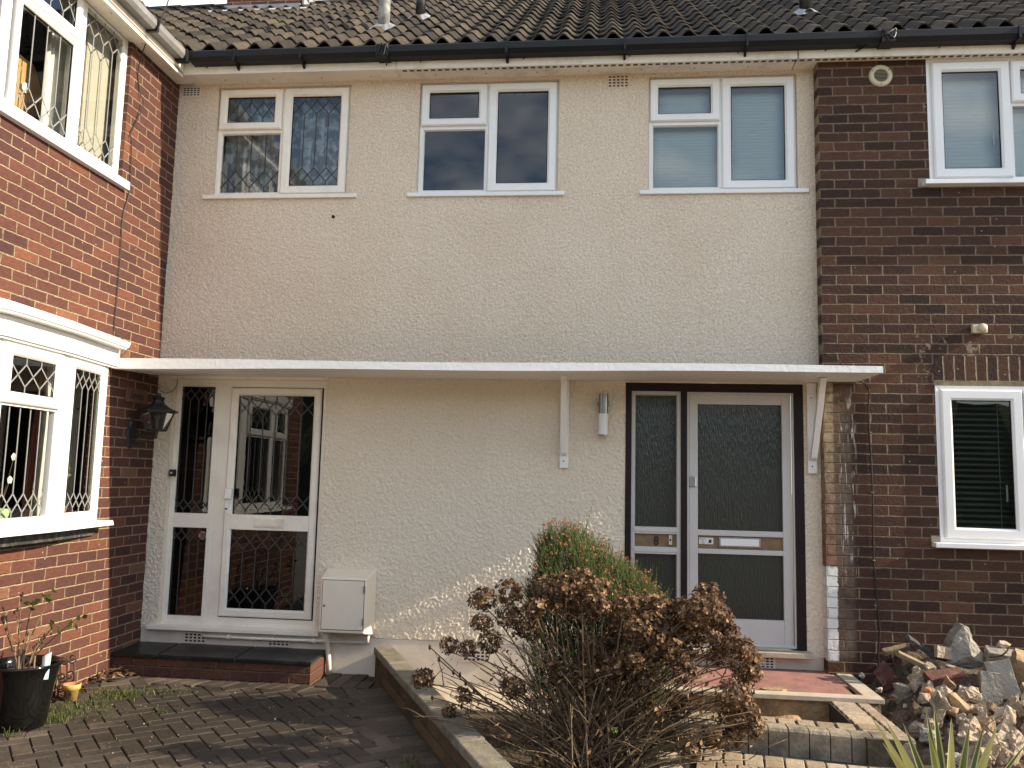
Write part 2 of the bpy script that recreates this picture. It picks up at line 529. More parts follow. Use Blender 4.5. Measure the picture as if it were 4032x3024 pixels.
M['hole'] = simple('dark_hole', (0.012, 0.010, 0.008), 0.95, 0.1)
M['hedge'] = simple('dark_foliage', (0.035, 0.05, 0.02), 0.9, 0.5, 3, 8, 1.0, 0.1)
M['cable'] = simple('brown_cable', (0.022, 0.014, 0.012), 0.5, 0.1)


def leafy(name, stops, rough=0.7, trans=0.25):
    m, n, b = new_mat(name)
    a = n.nodes.new('ShaderNodeAttribute')
    a.attribute_name = 'rnd'
    c = ramp(n, a.outputs['Fac'], stops)
    p = pos(n)
    c = mixc(n, 0.5, c, ramp(n, noisef(n, p, 120.0, 3), [(0.3, (0.55, 0.55, 0.55)), (0.7, (1.35, 1.35, 1.35))]), 'MULTIPLY')
    n.links.new(c, b.inputs['Base Color'])
    b.inputs['Roughness'].default_value = rough
    b.inputs['Specular IOR Level'].default_value = 0.3
    if trans:
        tr = n.nodes.new('ShaderNodeBsdfTranslucent')
        n.links.new(c, tr.inputs['Color'])
        ms = n.nodes.new('ShaderNodeMixShader')
        ms.inputs['Fac'].default_value = trans
        out = n.nodes['Material Output']
        n.links.new(b.outputs[0], ms.inputs[1])
        n.links.new(tr.outputs[0], ms.inputs[2])
        n.links.new(ms.outputs[0], out.inputs['Surface'])
    return m


M['deadflower'] = leafy('dry_floret', [(0, (0.038, 0.020, 0.012)), (0.45, (0.105, 0.057, 0.029)), (0.8, (0.26, 0.15, 0.075)), (1, (0.44, 0.28, 0.145))])
M['twig'] = leafy('dry_stem', [(0, (0.06, 0.038, 0.022)), (0.6, (0.16, 0.105, 0.06)), (1, (0.30, 0.21, 0.12))], 0.8, 0)
M['needle'] = leafy('green_needle', [(0, (0.014, 0.028, 0.006)), (0.5, (0.034, 0.060, 0.011)), (1, (0.085, 0.105, 0.02))], 0.6, 0.2)
M['tip'] = leafy('rusty_flower', [(0, (0.20, 0.065, 0.035)), (0.5, (0.35, 0.115, 0.055)), (1, (0.46, 0.21, 0.10))], 0.8, 0.2)
M['grass'] = leafy('grass_blade', [(0, (0.035, 0.055, 0.012)), (0.6, (0.085, 0.125, 0.028)), (1, (0.24, 0.22, 0.09))], 0.6, 0.35)
M['leaf'] = leafy('rose_leaf', [(0, (0.05, 0.10, 0.02)), (0.6, (0.13, 0.21, 0.04)), (1, (0.28, 0.32, 0.08))], 0.45, 0.3)
M['litter'] = leafy('dead_leaf', [(0, (0.05, 0.028, 0.016)), (0.6, (0.14, 0.08, 0.04)), (1, (0.34, 0.24, 0.13))], 0.8, 0.1)
M['crumb'] = leafy('pale_crumb', [(0, (0.16, 0.11, 0.07)), (0.6, (0.36, 0.29, 0.2)), (1, (0.55, 0.5, 0.42))], 0.9, 0)


def yucca_mat():
    m, n, b = new_mat('variegated_blade')
    a = n.nodes.new('ShaderNodeAttribute')
    a.attribute_name = 'rnd'
    c = ramp(n, a.outputs['Fac'], [(0, (0.055, 0.085, 0.032)), (0.3, (0.085, 0.12, 0.04)), (0.42, (0.25, 0.27, 0.06)), (0.6, (0.46, 0.42, 0.13)), (1, (0.55, 0.50, 0.24))])
    n.links.new(c, b.inputs['Base Color'])
    b.inputs['Roughness'].default_value = 0.42
    return m


M['yucca'] = yucca_mat()


def glass_mat(name, tint=(1, 1, 1), k=1.7, wav=0.0):
    m, n, b = new_mat(name)
    n.nodes.remove(b)
    fr = nd(n, 'ShaderNodeFresnel')
    fr.inputs['IOR'].default_value = 1.5
    tr = nd(n, 'ShaderNodeBsdfTransparent')
    tr.inputs['Color'].default_value = (*tint, 1)
    gl = nd(n, 'ShaderNodeBsdfGlossy')
    gl.inputs['Roughness'].default_value = 0.0
    gl.inputs['Color'].default_value = (1, 1, 1, 1)
    f = math_(n, 'MULTIPLY', fr.outputs[0], k, True)
    ms = nd(n, 'ShaderNodeMixShader')
    n.links.new(f, ms.inputs[0])
    n.links.new(tr.outputs[0], ms.inputs[1])
    n.links.new(gl.outputs[0], ms.inputs[2])
    if wav:
        bp = nd(n, 'ShaderNodeBump')
        bp.inputs['Strength'].default_value = wav
        bp.inputs['Distance'].default_value = 0.02
        n.links.new(noisef(n, pos(n), 2.5, 1), bp.inputs['Height'])
        n.links.new(bp.outputs[0], gl.inputs['Normal'])
    n.links.new(ms.outputs[0], n.nodes['Material Output'].inputs['Surface'])
    return m


M['glass'] = glass_mat('window_glass', (0.86, 0.9, 0.88), 1.8, 0.02)
M['glassD'] = glass_mat('door_glass', (0.62, 0.66, 0.64), 1.15, 0.025)
M['smoky'] = glass_mat('smoky_glass', (0.30, 0.29, 0.27), 1.2)
M['glassL'] = glass_mat('clear_window_glass', (0.92, 0.94, 0.92), 1.3, 0.0)


def obscure():
    m, n, b = new_mat('obscured_glass')
    p = pos(n)
    b.inputs['Base Color'].default_value = (0.030, 0.034, 0.029, 1)
    b.inputs['Roughness'].default_value = 0.16
    b.inputs['Specular IOR Level'].default_value = 0.5
    mpn = n.nodes.new('ShaderNodeMapping')
    mpn.inputs['Scale'].default_value = (110, 1, 16)
    n.links.new(p, mpn.inputs['Vector'])
    bump(n, b, noisef(n, mpn.outputs[0], 1.0, 3), 0.8, 0.010)
    return m


M['obscure'] = obscure()


def lace():
    m, n, b = new_mat('lace_curtain')
    p = pos(n)
    v = n.nodes.new('ShaderNodeTexVoronoi')
    v.inputs['Scale'].default_value = 22.0
    wv = noisef(n, p, 14, 3, col=True)
    n.links.new(mixc(n, 0.05, p, wv), v.inputs['Vector'])
    pat = math_(n, 'MULTIPLY', math_(n, 'SUBTRACT', noisef(n, p, 13.0, 5, 0.6), 0.47), 9.0, True)
    pat2 = math_(n, 'GREATER_THAN', v.outputs['Distance'], 0.52)
    f = math_(n, 'SUBTRACT', 0.60, math_(n, 'MULTIPLY', pat, 0.52))
    b.inputs['Base Color'].default_value = (0.72, 0.75, 0.80, 1)
    b.inputs['Roughness'].default_value = 0.9
    tr = nd(n, 'ShaderNodeBsdfTransparent')
    ms = nd(n, 'ShaderNodeMixShader')
    n.links.new(f, ms.inputs[0])
    n.links.new(b.outputs[0], ms.inputs[1])
    n.links.new(tr.outputs[0], ms.inputs[2])
    n.links.new(ms.outputs[0], n.nodes['Material Output'].inputs['Surface'])
    return m


M['lace'] = lace()


def blind_mat(name, col, pitch):
    m, n, b = new_mat(name)
    sp = n.nodes.new('ShaderNodeSeparateXYZ')
    n.links.new(pos(n), sp.inputs[0])
    s = math_(n, 'SINE', math_(n, 'MULTIPLY', sp.outputs['Z'], 2 * math.pi / pitch))
    b.inputs['Base Color'].default_value = (*col, 1)
    b.inputs['Roughness'].default_value = 0.8
    bump(n, b, s, 0.35, 0.004)
    return m


M['blind'] = blind_mat('pleated_blind', (0.80, 0.84, 0.86), 0.026)
M['blindw'] = blind_mat('white_pleated_blind', (0.84, 0.86, 0.86), 0.03)


def roof_mat():
    m, n, b = new_mat('concrete_tile')
    p = pos(n)
    a = n.nodes.new('ShaderNodeAttribute')
    a.attribute_name = 'rnd'
    c = ramp(n, a.outputs['Fac'], [(0, (0.022, 0.018, 0.014)), (0.5, (0.044, 0.035, 0.026)), (1, (0.080, 0.063, 0.045))])
    c = mixc(n, 0.7, c, ramp(n, noisef(n, p, 22.0, 6, 0.65), [(0.32, (0.4, 0.4, 0.4)), (0.66, (1.4, 1.38, 1.32))]), 'MULTIPLY')
    lich = math_(n, 'GREATER_THAN', noisef(n, p, 34.0, 4, 0.7), 0.66)
    c = mixc(n, math_(n, 'MULTIPLY', lich, 0.45), c, (0.24, 0.22, 0.185))
    moss = math_(n, 'MULTIPLY', math_(n, 'SUBTRACT', noisef(n, p, 5.0, 5, 0.7), 0.56), 7.0, True)
    c = mixc(n, math_(n, 'MULTIPLY', moss, 0.7), c, (0.030, 0.028, 0.016))
    n.links.new(c, b.inputs['Base Color'])
    b.inputs['Roughness'].default_value = 0.9
    b.inputs['Specular IOR Level'].default_value = 0.25
    bump(n, b, noisef(n, p, 70.0, 4), 0.7, 0.006)
    return m


M['tile'] = roof_mat()


def block_mat(name, stops, moss, mamt, sc=3.0, blob=None):
    m, n, b = new_mat(name)
    p = pos(n)
    a = n.nodes.new('ShaderNodeAttribute')
    a.attribute_name = 'rnd'
    c = ramp(n, a.outputs['Fac'], stops)
    c = mixc(n, 0.6, c, ramp(n, noisef(n, p, 38.0, 6, 0.65), [(0.32, (0.55, 0.55, 0.55)), (0.68, (1.35, 1.34, 1.3))]), 'MULTIPLY')
    mo = math_(n, 'MULTIPLY', math_(n, 'SUBTRACT', noisef(n, p, sc, 6, 0.65), 0.40), 5.0, True)
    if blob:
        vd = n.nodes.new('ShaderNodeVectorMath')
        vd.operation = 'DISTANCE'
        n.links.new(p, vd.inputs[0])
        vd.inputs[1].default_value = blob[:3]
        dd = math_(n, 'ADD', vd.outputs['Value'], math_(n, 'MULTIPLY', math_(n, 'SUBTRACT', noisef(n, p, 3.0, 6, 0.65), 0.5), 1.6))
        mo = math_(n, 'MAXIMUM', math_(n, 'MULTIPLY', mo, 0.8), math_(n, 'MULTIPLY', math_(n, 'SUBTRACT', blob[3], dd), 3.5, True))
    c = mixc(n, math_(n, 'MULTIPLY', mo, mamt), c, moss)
    n.links.new(c, b.inputs['Base Color'])
    rr = ramp(n, mo, [(0, (0.85,) * 3), (1, (0.6,) * 3)])
    n.links.new(rr, b.inputs['Roughness'])
    bump(n, b, noisef(n, p, 60.0, 5, 0.65), 0.8, 0.008)
    return m


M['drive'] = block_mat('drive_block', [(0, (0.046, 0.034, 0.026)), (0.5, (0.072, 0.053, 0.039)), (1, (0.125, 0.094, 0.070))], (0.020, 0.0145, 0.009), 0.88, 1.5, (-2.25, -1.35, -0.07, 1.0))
M['paver'] = block_mat('tan_paver', [(0, (0.29, 0.215, 0.14)), (0.5, (0.36, 0.275, 0.185)), (1, (0.42, 0.335, 0.24))], (0.15, 0.115, 0.07), 0.35, 5.0)
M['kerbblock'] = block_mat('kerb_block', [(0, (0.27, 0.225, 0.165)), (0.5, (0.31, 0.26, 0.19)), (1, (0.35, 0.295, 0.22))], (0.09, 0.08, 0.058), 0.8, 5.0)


# ------------------------------------------------------------------ wall planes
class Facade:
    def __init__(s, y0):
        s.y0 = y0

    def __call__(s, u, v, w):
        return (u, s.y0 - w, v)


class Side:
    def __init__(s, x0):
        s.x0 = x0

    def __call__(s, u, v, w):
        return (s.x0 + w, u, v)


class Facet:
    """a vertical plane through two plan points; u runs from a to b"""
    def __init__(s, a, b):
        s.a, s.d = Vector(a), Vector(b) - Vector(a)
        s.len = s.d.length
        s.d.normalize()
        s.n = Vector((s.d.y, -s.d.x))

    def __call__(s, u, v, w):
        q = s.a + s.d * u + s.n * w
        return (q.x, q.y, v)


def ubox(mb, P, u0, u1, v0, v1, w0, w1, mi=0, r=0.0):
    mb.hexa([P(u0, v0, w0), P(u1, v0, w0), P(u1, v0, w1), P(u0, v0, w1),
             P(u0, v1, w0), P(u1, v1, w0), P(u1, v1, w1), P(u0, v1, w1)], mi, r)


def ring(mb, P, u0, u1, v0, v1, prof, mi=0, closed=False):
    loops = [[P(u0 + i, v0 + i, w_), P(u1 - i, v0 + i, w_), P(u1 - i, v1 - i, w_), P(u0 + i, v1 - i, w_)] for i, w_ in prof]
    b = len(mb.v)
    for lp in loops:
        mb.v += lp
    for i in range(len(loops) - 1):
        for k in range(4):
            k2 = (k + 1) % 4
            mb.f.append((b + i * 4 + k, b + i * 4 + k2, b + (i + 1) * 4 + k2, b + (i + 1) * 4 + k))
            mb.m.append(mi)
            mb.r.append(0)


def wall(mb, P, u0, u1, v0, v1, holes, depth, mi=0, rmi=None):
    us = sorted({u0, u1, *[h[0] for h in holes], *[h[1] for h in holes]})
    vs = sorted({v0, v1, *[h[2] for h in holes], *[h[3] for h in holes]})
    us = [u for u in us if u0 <= u <= u1]
    vs = [v for v in vs if v0 <= v <= v1]
    for i in range(len(us) - 1):
        for j in range(len(vs) - 1):
            cu, cv = (us[i] + us[i + 1]) / 2, (vs[j] + vs[j + 1]) / 2
            if any(h[0] < cu < h[1] and h[2] < cv < h[3] for h in holes):
                continue
            mb.face([P(us[i], vs[j], 0), P(us[i + 1], vs[j], 0), P(us[i + 1], vs[j + 1], 0), P(us[i], vs[j + 1], 0)], mi)
    rm = mi if rmi is None else rmi
    for a, b_, c, d in holes:
        for q in (((a, c), (b_, c)), ((b_, c), (b_, d)), ((b_, d), (a, d)), ((a, d), (a, c))):
            mb.face([P(*q[0], 0), P(*q[1], 0), P(*q[1], -depth), P(*q[0], -depth)], rm)


def sash_prof(width, w0, w1):
    return [(0, w0), (0, w1 - 0.010), (0.010, w1), (width - 0.016, w1), (width - 0.002, w1 - 0.014), (width, w1 - 0.022)]


def add_sash(parent, P, u0, u1, v0, v1, w0, w1, width, mat, name='sash'):
    mb = MB()
    ring(mb, P, u0, u1, v0, v1, sash_prof(width, w0, w1))
    ring(mb, P, u0 + width - 0.001, u1 - width + 0.001, v0 + width - 0.001, v1 - width + 0.001, [(0, w1 - 0.02), (0.006, w1 - 0.021), (0.006, w1 - 0.03)], 1)
    return mb.build(name, [mat, M['gasket']], parent)


def add_pane(parent, P, u0, u1, v0, v1, w_, mat='glass', lead=None, leadmat='lead'):
    mb = MB()
    mb.face([P(u0, v0, w_), P(u1, v0, w_), P(u1, v1, w_), P(u0, v1, w_)])
    o = mb.build('pane', M[mat], parent, recalc=False)
    if lead:
        n_, bot, top, verts = lead
        lb = MB()

        def strip(a, b_, hw=0.0048):
            a, b_ = Vector(a), Vector(b_)
            d = (b_ - a)
            if d.length < 1e-6:
                return
            d.normalize()
            q = Vector((-d.y, d.x)) * hw
            pts = [(a - q), (b_ - q), (b_ + q), (a + q)]
            lb.hexa([P(p.x, p.y, w_ + 0.0008) for p in pts] + [P(p.x, p.y, w_ + 0.003) for p in pts])
        p_ = (u1 - u0) / n_
        xs = [u0 + i * p_ for i in range(n_ + 1)]
        H = v1 - v0

        def zig(ya, yb):   # crossing diagonals between heights ya (upper) and yb (lower)
            for i in range(n_):
                strip((xs[i], ya), (xs[i + 1], yb))
                strip((xs[i], yb), (xs[i + 1], ya))
        if bot and top and not verts:
            zig(v0 + H * 0.82, v0 + H * 0.18)
            for x in xs[1:-1]:
                strip((x, v1), (x, v0 + H * 0.82))
                strip((x, v0), (x, v0 + H * 0.18))
        else:
            dh = p_ * 1.15
            e = p_ * 0.35
            vb, vt = v0, v1
            if bot:
                zig(v0 + e + dh, v0 + e)
                for x in xs[1:-1]:
                    strip((x, v0), (x, v0 + e))
                vb = v0 + e + dh
            if top:
                zig(v1 - e, v1 - e - dh)
                for x in xs[1:-1]:
                    strip((x, v1), (x, v1 - e))
                vt = v1 - e - dh
            for x in xs[1:-1]:
                strip((x, vb), (x, vt))
        lb.build('leading', M[leadmat], parent)
    return o


def add_room(parent, P, u0, u1, v0, v1, w0=-0.10, depth=1.6, mg=0.4):
    mb = MB()
    a, b_, c, d = u0 - mg, u1 + mg, v0 - mg, v1 + mg * 0.2
    w1 = w0 - depth
    mb.face([P(a, c, w1), P(b_, c, w1), P(b_, d, w1), P(a, d, w1)])
    for q in (((a, c), (b_, c)), ((b_, c), (b_, d)), ((b_, d), (a, d)), ((a, d), (a, c))):
        mb.face([P(*q[0], w0), P(*q[1], w0), P(*q[1], w1), P(*q[0], w1)])
    # the wall seen from inside, closing the gap round the opening
    for (e0, e1, f0, f1) in ((a, u0, c, d), (u1, b_, c, d), (u0, u1, c, v0), (u0, u1, v1, d)):
        mb.face([P(e0, f0, w0), P(e1, f0, w0), P(e1, f1, w0), P(e0, f1, w0)])
    return mb.build('room', M['room'], parent)


def text_mesh(body, mat, name, parent, P, u0, u1, v0, v1, w_, shear=0.0, extr=0.002, bold=0.0):
    cu = bpy.data.curves.new(name, 'FONT')
    cu.body = body
    cu.size = 1.0
    cu.shear = shear
    cu.extrude = 0.0
    cu.offset = bold
    cu.align_x = 'CENTER' if '\n' in body else 'LEFT'
    tmp = bpy.data.objects.new(name, cu)
    COL.objects.link(tmp)
    dg = bpy.context.evaluated_depsgraph_get()
    dg.update()
    me = bpy.data.meshes.new_from_object(tmp.evaluated_get(dg))
    xs = [v.co.x for v in me.vertices]
    ys = [v.co.y for v in me.vertices]
    x0, x1, y0, y1 = min(xs), max(xs), min(ys), max(ys)
    mb = MB()
    for v in me.vertices:
        u = u0 + (v.co.x - x0) / (x1 - x0) * (u1 - u0)
        vv = v0 + (v.co.y - y0) / (y1 - y0) * (v1 - v0)
        mb.v.append(P(u, vv, w_ + extr))
    for pl in me.polygons:
        mb.f.append(tuple(pl.vertices))
        mb.m.append(0)
        mb.r.append(0)
    bpy.data.objects.remove(tmp)
    bpy.data.curves.remove(cu)
    bpy.data.meshes.remove(me)
    return mb.build(name, mat, parent, recalc=False)


# ------------------------------------------------------------------ ground
mb = MB()
mb.face([(-150, -150, -0.145), (150, -150, -0.145), (150, 150, -0.145), (-150, 150, -0.145)])
tag(mb.build('ground', M['street']), kind='structure')
mb = MB()
mb.face([(-1.55, -0.05, -0.135), (0.42, -0.05, -0.135), (0.5, -4.2, -0.135), (0.2, -4.2, -0.135)])
mb.face([(1.74, -0.12, -0.10), (4.6, -0.12, -0.10), (4.6, -3.2, -0.10), (1.9, -3.2, -0.10)])
tag(mb.build('garden_bed', M['soil']), kind='structure')

LW0 = Vector((-1.615, -0.02))
LWD = Vector((0.425, -0.905)).normalized()
LWN = Vector((-LWD.y, LWD.x))          # points to the right-hand (lawn) side


def lw_x(y):
    t = (y - LW0.y) / LWD.y
    return LW0.x + LWD.x * t


# driveway: bed of sand and a herringbone of blocks
mb = MB()
mb.face([(-3.62, -5.2, -0.085), (lw_x(-5.2) - 0.05, -5.2, -0.085), (lw_x(0.0) - 0.02, 0.0, -0.085), (-3.62, 0.0, -0.085)])
blk = random.Random(5)


def paver_block(mb, cx, cy, ang, L_, W_, z, mi=1, th=0.05, gap=0.006, tilt=0.004, jz=0.002, ch=0.004):
    Mx = Matrix.Translation((cx, cy, z + blk.uniform(-jz, jz))) @ Matrix.Rotation(ang + blk.uniform(-.012, .012), 4, 'Z') @ Matrix.Rotation(blk.uniform(-tilt, tilt), 4, 'X') @ Matrix.Rotation(blk.uniform(-tilt, tilt), 4, 'Y')
    a, b_ = L_ / 2 - gap / 2, W_ / 2 - gap / 2
    r = blk.random()
    lo = [(-a, -b_), (a, -b_), (a, b_), (-a, b_)]
    c_ = ch
    hi = [(-a + c_, -b_ + c_), (a - c_, -b_ + c_), (a - c_, b_ - c_), (-a + c_, b_ - c_)]
    B = len(mb.v)
    for (x, y), zz in [(p, -th) for p in lo] + [(p, -c_) for p in lo] + [(p, 0) for p in hi]:
        mb.v.append(tuple(Mx @ Vector((x, y, zz))))
    fs = [(8, 9, 10, 11)] + [(i + 4, (i + 1) % 4 + 4, (i + 1) % 4 + 8, i + 8) for i in range(4)] + [(i, (i + 1) % 4, (i + 1) % 4 + 4, i + 4) for i in range(4)]
    for f in fs:
        mb.f.append(tuple(B + i for i in f))
        mb.m.append(mi)
        mb.r.append(r)


W_ = 0.103
ca, sa = math.cos(math.radians(40)), math.sin(math.radians(40))
for i in range(-50, 60):
    for j in range(-50, 60):
        k = (i - j) % 4
        if k == 0:
            cx, cy, an = (i + 1.0) * W_, (j + 0.5) * W_, 0
        elif k == 3:
            cx, cy, an = (i + 0.5) * W_, (j + 1.0) * W_, math.pi / 2
        else:
            continue
        X = -2.4 + cx * ca - cy * sa
        Y = -2.0 + cx * sa + cy * ca
        if -4.9 < Y < -0.56 and -3.60 < X < lw_x(Y) - 0.34:
            paver_block(mb, X, Y, math.radians(40) + an, 2 * W_, W_, -0.07, gap=0.007)
x = -3.55
while x < -2.0:
    paver_block(mb, x, -0.475, math.pi / 2 - 0.35, 0.2, W_, -0.072)
    x += 0.112
x = -1.98
while x < -1.6:
    for yy in (-0.1, -0.31):
        if x < lw_x(yy) - 0.12:
            paver_block(mb, x, yy, math.pi / 2, 0.2, W_, -0.072)
    x += 0.105
t = 0.1
while t < 5.2:
    for q, ww in ((0.135, 0.2), (0.27, 0.1)):
        p = LW0 + LWD * t - LWN * (q + 0.02)
        if p.y < -0.38:
            paver_block(mb, p.x, p.y, math.atan2(LWD.y, LWD.x), 0.2 if ww == 0.1 else 0.103, ww, -0.072)
    t += 0.104
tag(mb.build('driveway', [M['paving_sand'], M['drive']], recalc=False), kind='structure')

# concrete strip by the wall, and the path with its lower pavers
mb = MB()
mb.box(-1.52, 0.25, -0.62, 0.0, -0.2, -0.122)
mb.box(0.36, 0.72, -1.85, -1.5, -0.2, -0.062)
bevel(tag(mb.build('path', M['kerb']), kind='structure'), 0.006)
mb = MB()
mb.box(0.5, 2.0, -4.2, -1.5, -0.2, -0.055)
y = -1.66
row = 0
while y > -4.2:
    x = 0.56 + (row % 2) * 0.04
    while x < 1.98:
        paver_block(mb, x, y - 0.17 * (x - 0.95), math.pi / 2 - 0.16, 0.2, 0.104, -0.036)
        x += 0.106
    y -= 0.206
    row += 1
tag(mb.build('lower_path', [M['paving_sand'], M['paver']], recalc=False), kind='structure')

# ------------------------------------------------------------------ the three houses
XL = -3.60
LH = thing('brick_house', 'sunlit red brick house on the left with a white bow window', 'house', (-3.6, -0.2, -0.1))
MH = thing('rendered_house', 'cream pebble rendered middle house with three upper windows and two glazed front doors', 'house', (-1.0, 0.0, -0.1))
RH = thing('brick_house', 'dark brown brick house on the right above the rubble, in shade', 'house', (2.5, -0.11, -0.1))

FA = Facade(0.0)
FR = Facade(-0.11)
SL = Side(XL)

# --- middle house walls
WINS = [(-3.245, -2.084), (-1.492, -0.332), (0.394, 1.558)]
WZ0, WZ1 = 3.770, 4.724
D7 = (-3.464, -2.165, 0.222, 2.222)
D8 = (0.229, 1.568, 0.245, 2.224)
mb = MB()
HOLES = [(a, b, WZ0, WZ1) for a, b in WINS] + [D7, D8]
wall(mb, FA, -3.60, -3.60, 0.205, 4.80, HOLES, 0.09)
rng_np = np.random.RandomState(12)


def vnoise(U, V, cell):
    a, b = U / cell, V / cell
    a -= a.min()
    b -= b.min()
    n0, n1 = int(a.max()) + 3, int(b.max()) + 3
    g = rng_np.rand(n0, n1)
    i, j = a.astype(int), b.astype(int)
    fa, fb = a - i, b - j
    fa, fb = fa * fa * (3 - 2 * fa), fb * fb * (3 - 2 * fb)
    return (g[i, j] * (1 - fa) + g[i + 1, j] * fa) * (1 - fb) + (g[i, j + 1] * (1 - fa) + g[i + 1, j + 1] * fa) * fb


def relief_wall():
    def axis(lo, hi, cuts, step):
        ks = sorted({lo, hi, *[c for c in cuts if lo < c < hi]})
        out = [lo]
        for p, q in zip(ks, ks[1:]):
            k = max(1, int(round((q - p) / step)))
            out += [p + (q - p) * t / k for t in range(1, k + 1)]
        return np.array(out)
    us = axis(-3.60, 1.69, [h[0] for h in HOLES] + [h[1] for h in HOLES], 0.0066)
    vs = axis(0.205, 4.80, [h[2] for h in HOLES] + [h[3] for h in HOLES], 0.0066)
    U, V = np.meshgrid(us, vs, indexing='ij')
    h = vnoise(U.copy(), V.copy(), 0.0095) * 1.0 + vnoise(U.copy(), V.copy(), 0.015) * 0.45 + vnoise(U.copy(), V.copy(), 0.06) * 0.15
    h = (h - h.mean()) / h.std()
    amp = np.where(V > 2.24, 0.0014, 0.0023)
    W = np.clip(h, -2, 2.6) * amp + (vnoise(U.copy(), V.copy(), 0.5) - 0.5) * 0.006
    co = np.stack([U, -W, V], -1).reshape(-1, 3)
    nu, nv = len(us), len(vs)
    cu, cv = (us[:-1] + us[1:]) / 2, (vs[:-1] + vs[1:]) / 2
    keep = np.ones((nu - 1, nv - 1), bool)
    for a, b, c, d in HOLES:
        keep &= ~(((cu > a) & (cu < b))[:, None] & ((cv > c) & (cv < d))[None, :])
    I, J = np.nonzero(keep)
    q = np.stack([I * nv + J, (I + 1) * nv + J, (I + 1) * nv + J + 1, I * nv + J + 1], -1)
    me = bpy.data.meshes.new('wall')
    n0 = len(co)
    rv = np.array(mb.v).reshape(-1, 3)
    rf = np.array(mb.f).reshape(-1, 4) + n0
    co = np.concatenate([co, rv])
    q = np.concatenate([q, rf])
    co = co - np.array(ORG[MH])
    me.vertices.add(len(co))
    me.vertices.foreach_set('co', co.ravel())
    me.loops.add(q.size)
    me.loops.foreach_set('vertex_index', q.ravel().astype(np.int32))
    me.polygons.add(len(q))
    me.polygons.foreach_set('loop_start', np.arange(0, q.size, 4, dtype=np.int32))
    me.polygons.foreach_set('loop_total', np.full(len(q), 4, np.int32))
    me.polygons.foreach_set('use_smooth', np.ones(len(q), bool))
    me.update(calc_edges=True)
    me.validate()
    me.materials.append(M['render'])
    o = bpy.data.objects.new('wall', me)
    COL.objects.link(o)
    ORG[o] = ORG[MH]
    o.parent = MH
    return o


relief_wall()
mb = MB()
mb.box(-3.60, -2.07, 0.004, 0.05, -0.15, 0.206)
mb.box(-2.068, 0.245, 0.006, 0.05, -0.2, 0.203)
mb.box(0.247, 1.69, 0.003, 0.05, -0.1, 0.206)
bevel(mb.build('plinth', M['plinth'], MH), 0.006)


def casement(house, P, u0, u1, v0, v1, wd, leads, sillx, um='upvc', w_frame=0.0, off=0.02):
    """two lights: top vent over a fixed pane on the left, full height casement on the right"""
    W2 = u1 - u0
    k = W2 / 1.16
    s = lambda x: u0 + x * k
    fw = w_frame
    mb = MB()
    # outer frame
    ring(mb, P, u0, u1, v0, v1, [(0, fw - 0.06), (0, fw - 0.006), (0.006, fw), (0.03, fw), (0.038, fw - 0.012), (0.038, fw - 0.05)])
    um0, um1 = s(0.556), s(0.588)
    ubox(mb, P, um0, um1, v0 + 0.034, v1 - 0.034, fw - 0.05, fw - 0.001)
    zt = v1 - 0.375
    ubox(mb, P, u0 + 0.034, um0 + 0.001, zt - 0.022, zt + 0.012, fw - 0.05, fw - 0.0015)
    ring(mb, P, u0 + 0.030, um0 + 0.004, v0 + 0.030, zt - 0.018, [(0, fw - 0.003), (0.010, fw - 0.016), (0.012, fw - 0.03)])
    win = mb.build('window', [M[um]], house)
    # fixed pane
    add_pane(win, P, u0 + 0.041, um0 - 0.007, v0 + 0.041, zt - 0.029, fw - 0.028, 'glass', leads and leads[1])
    # vent sash
    a, b_, c, d = u0 + 0.012, um0 + 0.006, zt + 0.004, v1 - 0.012
    add_sash(win, P, a, b_, c, d, fw - 0.01, fw + 0.024, 0.068, M[um])
    add_pane(win, P, a + 0.067, b_ - 0.067, c + 0.067, d - 0.067, fw, 'glass', leads and leads[0])
    a, b_, c, d = um1 - 0.008, u1 - 0.016, v0 + 0.012, v1 - 0.012
    add_sash(win, P, a, b_, c, d, fw - 0.01, fw + 0.024, 0.074, M[um])
    add_pane(win, P, a + 0.073, b_ - 0.073, c + 0.073, d - 0.073, fw, 'glass', leads and leads[2])
    mb = MB()
    ubox(mb, P, sillx[0], sillx[1], v0 - 0.034, v0 - 0.001, -0.06, 0.055)
    bevel(mb.build('sill', M[um], win), 0.004)
    mb = MB()
    ubox(mb, P, u0 - 0.004, u1 + 0.004, v1 - 0.001, v1 + 0.03, fw - 0.05, fw + 0.006)
    mb.build('head_trim', M['fascia'], win)
    return win


FW = Facade(0.03)
casement(MH, FW, *WINS[0], WZ0, WZ1, 0, ((4, 1, 1, 0), (4, 1, 0, 1), (4, 1, 1, 1)), (-3.32, -1.99), 'upvc_old')
casement(MH, FW, *WINS[1], WZ0, WZ1, 0, None, (-1.565, -0.275))
casement(MH, FW, *WINS[2], WZ0, WZ1, 0, None, (0.325, 1.635))
for a, b in WINS:
    add_room(MH, FA, a, b, WZ0, WZ1)

